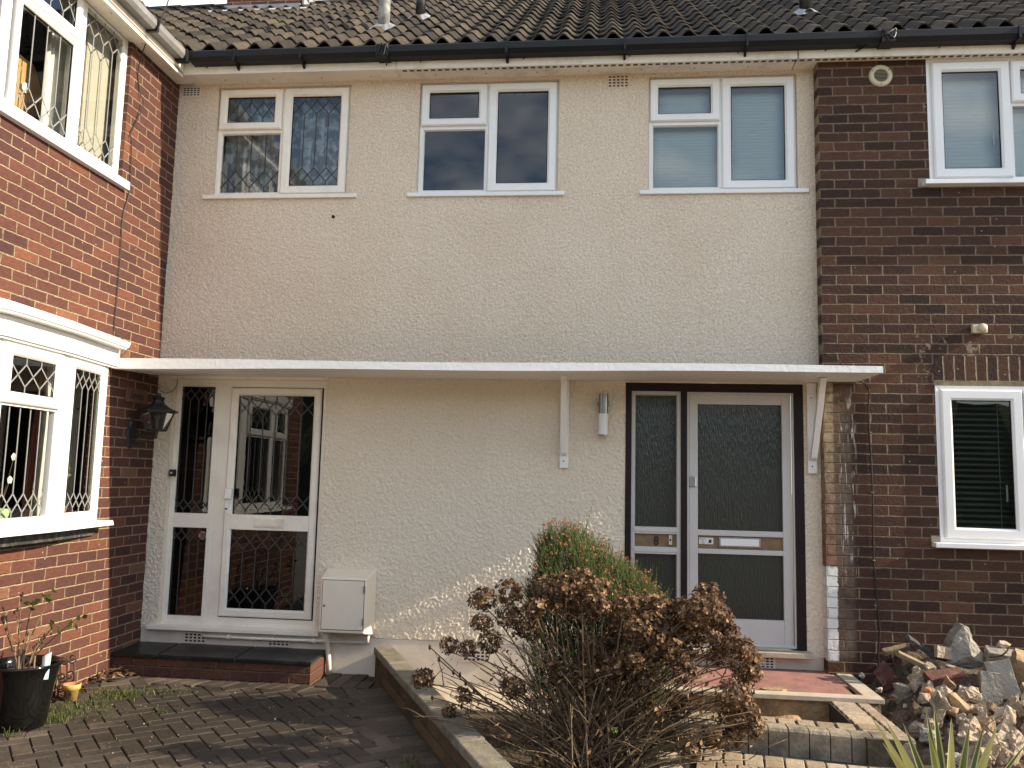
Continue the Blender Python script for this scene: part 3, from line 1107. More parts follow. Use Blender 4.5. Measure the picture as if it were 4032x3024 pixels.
# --- door of the left half (number seven)
FD = Facade(0.05)
u0, u1, v0, v1 = D7
mb = MB()
ring(mb, FD, u0, u1, v0, v1, [(0, -0.05), (0, -0.006), (0.006, 0), (0.04, 0), (0.046, -0.014), (0.046, -0.05)])
ubox(mb, FD, -3.128, -3.092, v0 + 0.04, v1 - 0.04, -0.05, -0.001)
ubox(mb, FD, -3.075, -2.99, v0 + 0.04, v1 - 0.04, -0.05, -0.002)
ubox(mb, FD, u0 + 0.04, -3.10, 1.003, 1.118, -0.05, -0.0025)
ubox(mb, FD, u0 + 0.04, u1 - 0.04, v0 + 0.04, 0.304, -0.05, -0.003)
ubox(mb, FD, u0 + 0.04, u1 - 0.04, 2.155, v1 - 0.04, -0.05, -0.0035)
ubox(mb, FD, -3.0925, -3.0745, v0 + 0.04, v1 - 0.04, -0.05, -0.005)
dr = mb.build('front_door', M['upvc_old'], MH)
tag(dr, 'white leaded glass front door with side panel')
mb = MB()
ubox(mb, FD, -2.992, -2.208, 0.304, 2.158, -0.045, -0.02)
mb.build('gasket', M['gasket'], dr)
mb = MB()
a, b_, c, d = -2.984, -2.220, 0.314, 2.149
ring(mb, FD, a, b_, c, d, sash_prof(0.064, -0.01, 0.018))
ubox(mb, FD, a + 0.055, b_ - 0.055, 1.0, 1.12, -0.02, 0.016)
mb.build('door_leaf', M['upvc_old'], dr)
for (a, b_, c, d, ld) in ((-3.418, -3.084 - 0.04, 1.118, 2.154, (4, 1, 1, 1)), (-3.418, -3.124, 0.304, 1.003, (4, 0, 1, 1)),
                          (-2.926, -2.286, 1.12, 2.084, (6, 1, 1, 1)), (-2.926, -2.286, 0.377, 1.0, (6, 1, 1, 1))):
    add_pane(dr, FD, a, b_, c, d, -0.015, 'glassD', ld)
mb = MB()
ubox(mb, FD, -2.725, -2.477, 1.023, 1.097, 0.016, 0.024)
ubox(mb, FD, -2.712, -2.490, 1.034, 1.086, 0.024, 0.029)
bevel(mb.build('letterbox', M['fascia'], dr), 0.003)
mb = MB()
ubox(mb, FD, -2.975, -2.945, 1.119, 1.335, 0.018, 0.028)
ubox(mb, FD, -2.968, -2.910, 1.245, 1.325, 0.03, 0.062)
bevel(mb.build('door_handle', M['upvc'], dr), 0.004)
mb = MB()
mb.lathe(FD(-2.96, 1.162, 0.028), [(0.0, 0.006), (0.008, 0.006), (0.008, 0)], 12, axis='y')
mb.build('keyhole', M['gasket'], dr)
mb = MB()
ubox(mb, FA, -3.530, -2.125, 0.205, 0.238, -0.05, 0.05)
bevel(mb.build('sill', M['upvc_old'], dr), 0.004)
mb = MB()
ubox(mb, FA, u0 - 0.01, u1 + 0.01, 2.212, 2.238, -0.05, 0.008)
mb.build('head_trim', M['fascia'], dr)
mb = MB()
mb.lathe(FD(-3.165, 0.942, -0.013), [(0, 0.001), (0.034, 0.001), (0.034, 0)], 24, axis='y')
mb.lathe(FD(-3.162, 0.944, -0.0115), [(0, 0.001), (0.020, 0.001), (0.020, 0)], 24, axis='y', mi=1)
mb.build('window_sticker', [M['orange'], M['blue']], dr)
add_room(MH, FA, u0, u1, v0, v1, -0.12)

# --- door of the right half (number eight)
u0, u1, v0, v1 = D8
mb = MB()
F8 = Facade(0.0)
ubox(mb, F8, u0, u0 + 0.047, v0, v1, -0.08, 0.004)
ubox(mb, F8, u1 - 0.068, u1, v0, v1, -0.08, 0.004)
ubox(mb, F8, 0.652, 0.698, v0, v1 - 0.06, -0.08, 0.001)
ubox(mb, F8, u0 + 0.047, u1 - 0.068, v1 - 0.064, v1, -0.08, 0.003)
d8 = mb.build('front_door', M['brown'], MH)
tag(d8, 'grey white front door in a dark brown frame with side light')
mb = MB()
ring(mb, F8, 0.276, 0.652, v0, 2.161, [(0, -0.08), (0, -0.012), (0.026, -0.012), (0.032, -0.035), (0.032, -0.06)])
for (c, d) in ((1.066, 1.118), (0.915, 0.968)):
    ubox(mb, F8, 0.30, 0.632, c, d, -0.06, -0.014)
    ubox(mb, F8, 0.30, 0.632, c + 0.016, d - 0.016, -0.06, -0.006)
mb.build('side_light_frame', M['doorpaint'], d8)
mb = MB()
ring(mb, F8, 0.699, 1.50, v0 + 0.012, 2.158, [(0, -0.08), (0, -0.006), (0.014, -0.006), (0.014, -0.04)])
L0, L1, B0, B1 = 0.717, 1.483, 0.262, 2.146
ubox(mb, F8, L0, 0.783, B0, B1, -0.07, -0.03)
ubox(mb, F8, 1.415, L1, B0, B1, -0.07, -0.0305)
ubox(mb, F8, 0.783, 1.415, 2.066, B1, -0.07, -0.031)
ubox(mb, F8, 0.783, 1.415, B0, 0.452, -0.07, -0.0315)
ubox(mb, F8, 0.783, 1.415, 1.064, 1.106, -0.07, -0.028)
ubox(mb, F8, 0.783, 1.415, 0.928, 0.964, -0.07, -0.028)
bevel(mb.build('door_leaf', M['doorpaint'], d8), 0.003)
mb = MB()
ubox(mb, F8, 0.30, 0.632, 0.968, 1.066, -0.06, -0.04)
ubox(mb, F8, 0.783, 1.415, 0.964, 1.064, -0.065, -0.05)
mb.build('wood_panel', M['wood'], d8)
for (a, b_, c, d) in ((0.306, 0.628, 1.118, 2.14), (0.306, 0.628, 0.28, 0.915), (0.783, 1.415, 1.106, 2.066), (0.783, 1.415, 0.452, 0.928)):
    mb = MB()
    ubox(mb, F8, a, b_, c, d, -0.058, -0.052)
    mb.build('pane', M['obscure'], d8)
mb = MB()
ubox(mb, F8, 0.939, 1.252, 0.980, 1.055, -0.05, -0.038, 0)
ubox(mb, F8, 0.952, 1.239, 0.991, 1.045, -0.038, -0.032, 1)
bevel(mb.build('letterbox', [M['chrome'], M['white']], d8), 0.003)
mb = MB()
ubox(mb, F8, 0.715, 0.755, 1.43, 1.506, -0.03, -0.008, 0)
ubox(mb, F8, 0.757, 0.772, 1.432, 1.503, -0.03, -0.014, 1)
bevel(mb.build('door_lock', [M['chrome'], M['white']], d8), 0.004)
text_mesh('8', M['black'], 'house_number', d8, F8, 0.451, 0.489, 0.978, 1.047, -0.04, 0, 0.004, 0.02)
mb = MB()
ubox(mb, F8, 0.563, 0.589, 0.985, 1.058, -0.04, -0.022)
mb.lathe(F8(0.576, 1.022, -0.022), [(0, 0.005), (0.007, 0.004), (0.008, 0)], 12, axis='y', mi=1)
bevel(mb.build('bell_push', [M['ivory'], M['hole']], d8), 0.003)
st = MB()
ubox(st, F8, 0.793, 0.900, 0.998, 1.046, -0.05, -0.046)
st = st.build('door_sign', M['sticker'], d8)
for t_, a, b_, c in (('Beware', 0.799, 0.842, 1.029), ('the', 0.812, 0.828, 1.0145), ('Cat', 0.811, 0.829, 1.001)):
    pass
text_mesh('Beware\nthe\nCat', M['black'], 'sign_lettering', d8, F8, 0.799, 0.846, 1.002, 1.042, -0.046, 0, 0.001)
mb = MB()
cat = [(0.862, 1.008), (0.882, 1.006), (0.887, 1.018), (0.886, 1.036), (0.880, 1.030), (0.873, 1.031), (0.868, 1.038), (0.866, 1.024)]
mb.face([F8(a, b_, -0.0445) for a, b_ in cat])
mb.build('cat_drawing', M['black'], d8, recalc=False)
mb = MB()
ubox(mb, FA, 0.20, 1.60, 0.205, 0.246, -0.05, 0.10)
ubox(mb, FA, 0.30, 1.45, 0.246, 0.262, -0.06, 0.06)
bevel(mb.build('door_sill', M['kerb'], d8), 0.006)

# --- air bricks


def air_brick(P, u0, u1, v0, v1, nx, nz, mat, holes='hole'):
    mb = MB()
    ubox(mb, P, u0, u1, v0, v1, 0.0, 0.006)
    du, dv = (u1 - u0 - 0.02) / nx, (v1 - v0 - 0.014) / nz
    for i in range(nx):
        for j in range(nz):
            a = u0 + 0.01 + i * du + du * 0.18
            b = v0 + 0.007 + j * dv + dv * 0.22
            mb.face([P(a, b, 0.0075), P(a + du * 0.64, b, 0.0075), P(a + du * 0.64, b + dv * 0.56, 0.0075), P(a, b + dv * 0.56, 0.0075)], 1)
    return mb.build('air_brick', [M[mat], M[holes]], MH)


air_brick(FA, -3.235, -3.042, 0.105, 0.19, 5, 3, 'plinth')
air_brick(FA, -2.546, -2.358, 0.108, 0.189, 5, 3, 'plinth')
air_brick(FA, -3.574, -3.400, 4.648, 4.738, 5, 4, 'plinth')
air_brick(FA, 0.055, 0.241, 4.634, 4.75, 5, 4, 'render', 'rust')
air_brick(FA, 1.13, 1.339, 0.106, 0.197, 6, 4, 'white')
air_brick(FA, -1.0, -0.78, 0.06, 0.15, 6, 3, 'plinth')
mb = MB()
mb.lathe(FA(-2.184, 3.578, 0.0), [(0, 0.003), (0.014, 0.003), (0.016, 0)], 12, axis='y')
mb.build('drilled_hole', M['hole'], MH)

# --- eaves and roof of the terrace
EY = -0.19


def eave(house, x0, x1, vents, name='eave_board'):
    mb = MB()
    mb.box(x0, x1, EY, 0.06, 4.757, 4.775)
    mb.box(x0, x1, EY - 0.018, EY, 4.742, 4.93)
    if vents:
        x = vents[0]
        while x < vents[1]:
            mb.face([(x, EY + 0.02, 4.7555), (x + 0.036, EY + 0.02, 4.7555), (x + 0.036, EY + 0.055, 4.7555), (x, EY + 0.055, 4.7555)], 1)
            x += 0.0585
    for q in range(int((x1 - x0) / 0.42)):
        xx = x0 + 0.2 + q * 0.42
        mb.lathe((xx, EY - 0.018, 4.80 + 0.02 * (q % 2)), [(0, 0.003), (0.006, 0.003), (0.007, 0)], 8, axis='y', mi=1)
        mb.lathe((xx + 0.1, -0.07, 4.754), [(0, 0), (0.006, 0), (0.006, 0.003)], 8, mi=1)
    return mb.build(name, [M['fascia'], M['rust']], house)


eave(MH, -3.46, -1.655, None)
eave(MH, -1.65, 1.52, (-1.61, 1.50))
eave(RH, 1.53, 7.2, (1.55, 7.1))


def gutter_run(house, x0, x1, brackets, mat):
    y0, y1 = EY - 0.02, -0.322
    prof = [(y0, 4.805), (y1 + 0.03, 4.803), (y1, 4.835), (y1, 4.885), (y1 + 0.006, 4.892), (y1 + 0.012, 4.885), (y1 + 0.012, 4.84), (y0 - 0.01, 4.815), (y0 - 0.006, 4.885), (y0, 4.89)]
    mb = MB()
    b = len(mb.v)
    for x in (x0, x1):
        for (y, z) in prof:
            mb.v.append((x, y, z))
    n_ = len(prof)
    for i in range(n_):
        mb.f.append((i, (i + 1) % n_, n_ + (i + 1) % n_, n_ + i))
        mb.m.append(0)
        mb.r.append(0)
    g = mb.build('gutter', M[mat], house)
    for x, wd in brackets:
        mb = MB()
        mb.box(x - wd, x + wd, y1 - 0.006, y0, 4.795, 4.81)
        mb.box(x - wd, x + wd, y1 - 0.008, y1 + 0.004, 4.80, 4.897)
        if wd > 0.03:
            mb.build('gutter_bracket', M[mat], g)
            continue
        mb.box(x - wd, x + wd, y0 + 0.001, y0 + 0.02, 4.765, 4.80)
        mb.hexa([(x - wd, y0, 4.765), (x + wd, y0, 4.765), (x + wd, y0, 4.77), (x - wd, y0, 4.77), (x - wd, y1 + 0.05, 4.8), (x + wd, y1 + 0.05, 4.8), (x + wd, y0, 4.8), (x - wd, y0, 4.8)])
        mb.build('gutter_bracket', M[mat], g)
    return g


gutter_run(MH, -3.36, 1.53, [(-2.98, 0.009), (-2.42, 0.009), (-1.74, 0.05), (-0.74, 0.011), (0.19, 0.009), (1.12, 0.009)], 'gutter')
gutter_run(RH, 1.53, 7.2, [(2.16, 0.05), (3.1, 0.009), (4.0, 0.009), (5.0, 0.009), (6.0, 0.009)], 'gutter')

RK = 0.725
RY0, RZ0 = -0.28, 4.86
GA = 0.245


def tiles(house, x0, x1, rows, clipx=None):
    mb = MB()
    rng = random.Random(3 + int(x0 * 10))
    lam = 0.195
    per = 10
    nx = int(round((x1 - x0) / lam * per))
    for r in range(rows):
        y0 = RY0 + r * GA
        z0 = RZ0 + RK * r * GA
        th = 0.046
        ys = [(y0 + 0.13, 0.006), (y0 + 0.004, th - 0.019), (y0 - 0.002, th - 0.004), (y0 + 0.016, th), (y0 + GA + 0.14, 0.002)]
        cols = []
        for i in range(nx + 1):
            x = x0 + (x1 - x0) * i / nx
            ph = (x / lam) % 1.0
            h = 0.5 - 0.5 * math.cos(2 * math.pi * ph)
            h = h ** 1.35 * 0.066
            t_i = int(math.floor(x / lam))
            rr = random.Random(t_i * 131 + r * 977)
            jz = rr.uniform(-0.004, 0.004)
            jy = rr.uniform(-0.006, 0.006)
            c = []
            for k, (y, dz) in enumerate(ys):
                zz = RZ0 + RK * (y - RY0) + dz + h + jz
                c.append((x, y + jy, zz))
            cols.append((c, rr.random()))
        b = len(mb.v)
        for c, _ in cols:
            mb.v += c
        K_ = len(ys)
        for i in range(nx):
            if clipx and cols[i][0][1][0] < clipx(y0):
                continue
            for k in range(K_ - 1):
                mb.f.append((b + i * K_ + k, b + (i + 1) * K_ + k, b + (i + 1) * K_ + k + 1, b + i * K_ + k + 1))
                mb.m.append(0)
                mb.r.append(cols[i][1])
    # boarding under the tiles
    yr = RY0 + rows * GA
    mb.face([(x0, RY0 + 0.03, RZ0 - 0.01), (x1, RY0 + 0.03, RZ0 - 0.01), (x1, yr, RZ0 + RK * (yr - RY0) - 0.03), (x0, yr, RZ0 + RK * (yr - RY0) - 0.03)])
    # back slope
    mb.face([(x0, yr, RZ0 + RK * (yr - RY0) - 0.03), (x1, yr, RZ0 + RK * (yr - RY0) - 0.03), (x1, 2 * yr, RZ0), (x0, 2 * yr, RZ0)])
    o = mb.build('roof', M['tile'], house, recalc=False, smooth=True)
    o.data.polygons.foreach_set('use_smooth', [True] * len(o.data.polygons))
    m = o.modifiers.new('edge', 'EDGE_SPLIT')
    m.split_angle = math.radians(40)
    # ridge tiles
    rb = MB()
    x = x0
    zr = RZ0 + RK * (yr - RY0)
    while x < x1:
        xe = min(x + 0.44, x1)
        rb.tube([(x, yr, zr - 0.03), (xe, yr, zr - 0.03 + rng.uniform(-.006, .006))], 0.11, 0.118, 12)
        x += 0.445
    rb.build('ridge', M['tile'], o, smooth=True)
    return o


ROWS = 14
roof = tiles(MH, -7.605, 1.56, ROWS)
tiles(RH, 1.56, 7.215, ROWS)

# chimney with lead flashing
mb = MB()
mb.box(-4.58, -3.65, 2.72, 3.4, 6.8, 8.6)
ch = mb.build('chimney', M['brickC'], roof)
fl = MB()
fl.box(-4.60, -3.64, 2.70, 2.72, 6.98, 7.145)
for i in range(13):
    x = -4.8 + i * 0.098
    zc = RZ0 + RK * (2.55 - RY0) + 0.045
    dz = 0.02 * math.cos(2 * math.pi * x / 0.195 + math.pi)
    fl.face([(x, 2.5 + (0.03 if i % 2 else -0.02), zc - 0.02 + dz), (x + 0.098, 2.5 + (-0.02 if i % 2 else 0.03), zc - 0.02 - dz), (x + 0.098, 2.71, zc + 0.14), (x, 2.71, zc + 0.14)])
for k in range(4):
    y = 2.72 + k * 0.17
    z = RZ0 + RK * (y - RY0) + 0.04
    fl.box(-3.62, -3.598, y, y + 0.165, z, z + 0.17)
    fl.face([(-3.6, y, z + 0.03), (-3.4, y, z + 0.03), (-3.4, y + 0.17, z + 0.15), (-3.6, y + 0.17, z + 0.15)])
fl.build('lead_flashing', M['leadsheet'], roof)


def vent_pipe(house, x, y, r, h, mat, label=None):
    z = RZ0 + RK * (y - RY0)
    mb = MB()
    mb.tube([(x, y, z - 0.05), (x, y, z + h)], r, n=20)
    mb.tube([(x, y, z + h * 0.72), (x, y, z + h * 0.72 + 0.05)], r * 1.12, n=20)
    for a in range(10):
        t0, t1 = math.pi + a * math.pi / 10, math.pi + (a + 1) * math.pi / 10
        p = []
        for t_, q in ((t0, 1.1), (t1, 1.1), (t1, 2.3 + 0.5 * (a % 2)), (t0, 2.3 + 0.5 * ((a + 1) % 2))):
            xx, yy = x + math.cos(t_) * r * q, y + math.sin(t_) * r * q * 0.8
            p.append((xx, yy, RZ0 + RK * (yy - RY0) + 0.055 + (0.05 if q == 1.1 else 0.012 * math.sin(xx * 32))))
        mb.face(p, 1)
    return mb.build('vent_pipe', [M[mat], M['leadsheet']], house, smooth=True)


M['pipegrey'] = simple('mottled_pipe', (0.24, 0.235, 0.225), 0.8, 0.35, 9, 20, 0.3, dirt=(0.55, 0.54, 0.5), damt=0.8, dscale=7)
M['pipeblack'] = simple('glossy_black_pipe', (0.02, 0.02, 0.022), 0.25, 0.2, 5)
vent_pipe(roof, -2.03, 0.72, 0.055, 0.9, 'pipegrey')
vent_pipe(roof, 1.83, 0.78, 0.048, 1.1, 'pipeblack')
vent_pipe(roof, -1.83, 1.35, 0.05, 0.7, 'pipeblack')

# house bodies behind the front walls, so they are solid from other views
mb = MB()
mb.box(-3.585, 1.68, 5.8, 6.0, -0.15, 4.8)
mb.build('rear_wall', M['render'], MH)

# --- right house
W4 = (2.505, 4.30, 3.770, 4.755)
W5 = (2.490, 4.30, 1.075, 2.216)
mb = MB()
wall(mb, FR, 1.69, 7.2, -0.15, 4.80, [W4, W5], 0.09)
mb.face([(1.69, -0.11, -0.15), (1.69, 0.03, -0.15), (1.69, 0.03, 4.8), (1.69, -0.11, 4.8)])
mb.face([(7.2, -0.11, -0.15), (7.2, 6.0, -0.15), (7.2, 6.0, 4.8), (7.2, -0.11, 4.8)])
mb.build('wall', M['brickR'], RH, recalc=False)
mb = MB()
mb.box(7.0, 7.19, -0.1, 5.9, 4.8, 4.83)
hb = MB()
yr = RY0 + ROWS * GA
hb.face([(7.2, -0.11, 4.8), (7.2, 2 * yr, 4.8), (7.2, yr, RZ0 + RK * (yr - RY0) - 0.05)])
hb.build('gable', M['brickR'], RH, recalc=False)
F4 = Facade(-0.10)


def wide_window(P, rect, w_, sill, low):
    u0, u1, v0, v1 = rect
    mb = MB()
    ring(mb, P, u0, u1, v0, v1, [(0, -0.06), (0, 0.012), (0.012, 0.012), (0.04, 0.0), (0.046, -0.012), (0.046, -0.05)])
    mid = u0 + 0.595
    for mx_ in (mid, u1 - 0.6):
        ubox(mb, P, mx_, mx_ + 0.03, v0 + 0.04, v1 - 0.04, -0.05, -0.001)
    win = mb.build('window', M['upvc'], RH)
    a, b_, c, d = u0 + 0.036, mid + 0.008, v0 + 0.03, v1 - 0.03
    add_sash(win, P, a, b_, c, d, -0.01, 0.03, 0.078, M['upvc'])
    add_pane(win, P, a + 0.077, b_ - 0.077, c + 0.077, d - 0.077, 0.004)
    # centre: vent over fixed
    a, b_ = mid + 0.022, u1 - 0.59
    zt = v1 - 0.36
    add_sash(win, P, a, b_, zt, d, -0.01, 0.03, 0.07, M['upvc'])
    add_pane(win, P, a + 0.069, b_ - 0.069, zt + 0.069, d - 0.069, 0.004)
    add_pane(win, P, a + 0.01, b_ - 0.01, v0 + 0.045, zt - 0.02, -0.03)
    mb = MB()
    ubox(mb, P, mid + 0.02, u1 - 0.58, zt - 0.024, zt + 0.006, -0.05, -0.002)
    mb.build('transom', M['upvc'], win)
    a, b_ = u1 - 0.6 + 0.022, u1 - 0.036
    add_sash(win, P, a, b_, c, d, -0.01, 0.03, 0.078, M['upvc'])
    add_pane(win, P, a + 0.077, b_ - 0.077, c + 0.077, d - 0.077, 0.004)
    mb = MB()
    ubox(mb, P, sill, u1 + 0.06, v0 - 0.036, v0 - 0.001, -0.06, 0.09)
    bevel(mb.build('sill', M['upvc'], win), 0.004)
    mb = MB()
    hu = mid - 0.1
    ubox(mb, P, hu - 0.012, hu, v0 + 0.30, v0 + 0.42, -0.035, -0.02)
    mb.build('handle', M['chrome'], win)
    return win


wide_window(F4, W4, 0, 2.445, False)
wide_window(F4, W5, 0, 2.43, True)
add_room(RH, FR, *W4)
add_room(RH, FR, *W5)
mb = MB()
ubox(mb, FR, 2.4885, 4.33, 2.2485, 2.4365, 0.0, 0.003)
mb.build('lintel', M['soldier'], RH)
mb = MB()
ubox(mb, FR, 2.482, 4.31, 2.217, 2.2475, -0.09, 0.004)
mb.build('lintel_packing', M['oldwood'], RH)
mb = MB()
ubox(mb, FR, 2.415, 2.50, 3.73, 3.80, 0.0, 0.012)
mb.build('mortar_patch', M['grout'], RH)
mb = MB()
ubox(mb, FR, 2.425, 2.488, 1.075, 1.12, 0.0, 0.012)
mb.build('mortar_patch', M['grout'], RH)

# --- left house: side wall
UW = (-2.62, -0.74, 3.60, 4.79)       # upper window opening (along Y)
BW = (-2.66, -0.75, 1.06, 2.24)       # bow window opening
mb = MB()
wall(mb, SL, -3.3, 0.0, -0.15, 4.80, [UW, BW], 0.10)
wall(mb, SL, 0.0, 6.0, 4.0, 4.80, [], 0)
mb.face([(XL, -3.3, -0.15), (-9, -3.3, -0.15), (-9, -3.3, 4.8), (XL, -3.3, 4.8)])
mb.build('wall', M['brickL'], LH, recalc=False)
mb = MB()
mb.box(-3.478, -3.46, -3.6, EY - 0.02, 4.715, 4.90)     # fascia
mb.box(-3.46, -3.62, -3.6, -0.05, 4.742, 4.756)          # soffit
for q in range(7):
    mb.lathe((-3.53, -0.3 - q * 0.42, 4.74), [(0, 0), (0.006, 0), (0.006, 0.003)], 8, mi=1)
mb.build('eave_board', [M['fascia'], M['rust']], LH)
gx0, gx1 = -3.458, -3.37
prof = [(gx0, 4.80), (gx1 - 0.02, 4.80), (gx1, 4.83), (gx1, 4.875), (gx1 - 0.006, 4.882), (gx1 - 0.012, 4.875), (gx1 - 0.012, 4.838), (gx0 + 0.006, 4.812), (gx0 + 0.006, 4.878), (gx0, 4.88)]
mb = MB()
for y in (-3.6, -0.30):
    for (x, z) in prof:
        mb.v.append((x, y, z))
n_ = len(prof)
for i in range(n_):
    mb.f.append((i, (i + 1) % n_, n_ + (i + 1) % n_, n_ + i))
    mb.m.append(0)
    mb.r.append(0)
gl = mb.build('gutter', M['guttergrey'], LH)
for y in (-0.34, -0.80, -1.6, -2.4, -3.2):
    mb = MB()
    wd = 0.03 if y > -0.5 else 0.012
    mb.box(gx0 + 0.002, gx1 + 0.006, y - wd, y + wd, 4.786, 4.803)
    mb.box(gx1 - 0.004, gx1 + 0.008, y - wd, y + wd, 4.79, 4.888)
    mb.build('gutter_bracket', M['gutter'], gl)
# left roof: slopes up to the left, meeting the terrace roof in a valley
mb = MB()
for r in range(10):
    for k in range(18):
        y0 = -3.6 + k * 0.195
        x0 = -3.40 - r * GA
        z0 = 4.87 + RK * r * GA
        if (y0 + 0.27) > -(x0 + 3.40) + 0.2:
            continue
        rr = random.random()
        for q in range(6):
            a, b_ = y0 + q * 0.0325, y0 + (q + 1) * 0.0325
            ha = 0.04 * (0.5 - 0.5 * math.cos(2 * math.pi * q / 6))
            hb_ = 0.04 * (0.5 - 0.5 * math.cos(2 * math.pi * (q + 1) / 6))
            mb.face([(x0, a, z0 + ha + 0.02), (x0, b_, z0 + hb_ + 0.02), (x0 - GA - 0.03, b_, z0 + RK * GA + hb_), (x0 - GA - 0.03, a, z0 + RK * GA + ha)], 0, rr)
            mb.face([(x0, a, z0 + ha - 0.015), (x0, b_, z0 + hb_ - 0.015), (x0, b_, z0 + hb_ + 0.02), (x0, a, z0 + ha + 0.02)], 0, rr)
mb.face([(-3.45, -3.6, 4.86), (-3.45, 0.2, 4.86), (-7.0, 3.7, 7.43), (-7.0, -3.6, 7.43)])
mb.build('roof', M['tile'], LH, recalc=False)

# upper casement window of the left house
SU = Side(XL - 0.03)
mb = MB()
ring(mb, SU, UW[0], UW[1], UW[2] + 0.035, UW[3], [(0, -0.07), (0, -0.006), (0.006, 0), (0.055, 0), (0.062, -0.012), (0.062, -0.05)])
for a, b_ in ((-1.36, -1.265), (-2.07, -1.985)):
    ubox(mb, SU, a, b_, UW[2] + 0.08, UW[3] - 0.05, -0.06, 0.004)
ubox(mb, SU, -2.0, -1.35, 4.385, 4.44, -0.06, 0.0035)
ubox(mb, SU, UW[0] + 0.05, -2.06, UW[2] + 0.08, 3.70, -0.06, 0.0025)
ubox(mb, SU, -1.27, UW[1] - 0.05, UW[2] + 0.08, 3.70, -0.06, 0.0025)
uw = mb.build('window', M['upvc'], LH)
add_pane(uw, SU, -1.268, -0.80, 3.70, 4.73, -0.012, 'glassL', (4, 1, 1, 1), 'lead_sunlit')
add_pane(uw, SU, -2.56, -2.07, 3.70, 4.73, -0.012, 'glassL', (4, 1, 1, 1), 'lead_sunlit')
a, b_, c, d = -1.965, -1.345, 3.635, 4.405
add_sash(uw, SU, a, b_, c, d, -0.01, 0.032, 0.052, M['upvc'])
add_pane(uw, SU, a + 0.051, b_ - 0.051, c + 0.03, d - 0.051, 0.006, 'glassL', (4, 1, 0, 1), 'lead_sunlit')
a, b_, c, d = -1.965, -1.345, 4.43, 4.785
add_sash(uw, SU, a, b_, c, d, -0.01, 0.032, 0.052, M['upvc'])
add_pane(uw, SU, a + 0.051, b_ - 0.051, c + 0.051, d - 0.051, 0.006, 'glassL', (4, 1, 1, 0), 'lead_sunlit')
mb = MB()
ubox(mb, SL, UW[0] - 0.05, UW[1] + 0.045, UW[2] - 0.03, UW[2] + 0.034, -0.08, 0.045)
bevel(mb.build('sill', M['upvc'], uw), 0.005)
add_room(LH, SL, *UW, -0.11, 1.5, 0.3)

# bow window
NODES = [(-3.575, -0.755), (-3.495, -1.365), (-3.465, -2.02), (-3.56, -2.66)]
bw = None
z0b, z1b = 1.09, 2.20
parts = []
mb = MB()
for i in range(3):
    P = Facet(NODES[i + 1], NODES[i])
    Ln = P.len
    ring(mb, P, 0.0, Ln, z0b, z1b, [(0, -0.06), (0, 0.0), (0.055, 0.0), (0.06, -0.012), (0.06, -0.05)])
    parts.append((P, Ln))
bw = mb.build('bow_window', M['upvc'], LH)
P, Ln = parts[0]
add_sash(bw, P, 0.055, Ln - 0.055, z0b + 0.012, z1b - 0.012, -0.01, 0.02, 0.06, M['upvc'])
add_pane(bw, P, 0.155, Ln - 0.114, z0b + 0.071, z1b - 0.071, 0.0, 'glassL', (4, 1, 1, 1), 'lead_sunlit')
for q in (1, 2):
    P, Ln = parts[q]
    add_sash(bw, P, 0.03, Ln - 0.05, 1.835, z1b - 0.012, -0.01, 0.026, 0.07, M['upvc'])
    add_pane(bw, P, 0.099, Ln - 0.119, 1.904, z1b - 0.081, 0.004, 'glassL', (3, 1, 1, 0), 'lead_sunlit')
    mb = MB()
    ubox(mb, P, 0.05, Ln - 0.05, 1.82, 1.85, -0.05, -0.001)
    mb.build('transom', M['upvc'], bw)
    add_pane(bw, P, 0.058, Ln - 0.095, z0b + 0.055, 1.822, -0.02, 'glassL', (5, 1, 0, 1), 'lead_sunlit')
mb = MB()


def bowstrip(mb, out0, out1, za, zb, ext=0.05):
    pts = [(NODES[0][0], NODES[0][1] + ext)] + NODES[0:] + [(NODES[3][0], NODES[3][1] - ext)]
    for i in range(len(pts) - 1):
        a, b_ = pts[i], pts[i + 1]
        mb.hexa([(XL - 0.02, b_[1], za), (b_[0] + out0, b_[1], za), (a[0] + out0, a[1], za), (XL - 0.02, a[1], za),
                 (XL - 0.02, b_[1], zb), (b_[0] + out1, b_[1], zb), (a[0] + out1, a[1], zb), (XL - 0.02, a[1], zb)])


bowstrip(mb, 0.03, 0.03, 2.202, 2.215)
bowstrip(mb, 0.045, 0.05, 2.216, 2.335)
mb.build('cornice', M['upvc'], bw)
mb = MB()
bowstrip(mb, 0.11, 0.12, 2.338, 2.352, 0.03)
bowstrip(mb, 0.125, 0.14, 2.353, 2.392, 0.035)
bowstrip(mb, 0.08, 0.03, 2.393, 2.43, 0.03)
mb.build('bow_roof', M['upvc'], bw)
mb = MB()
bowstrip(mb, 0.095, 0.085, z0b - 0.036, z0b - 0.001, 0.07)
bevel(mb.build('sill', M['upvc'], bw), 0.004)
mb = MB()
bowstrip(mb, -0.005, -0.005, 0.985, z0b - 0.038, -0.02)
mb.build('sill_board', M['tar'], bw)
add_room(LH, SL, BW[0], BW[1], BW[2], BW[3], -0.11, 1.5, 0.35)

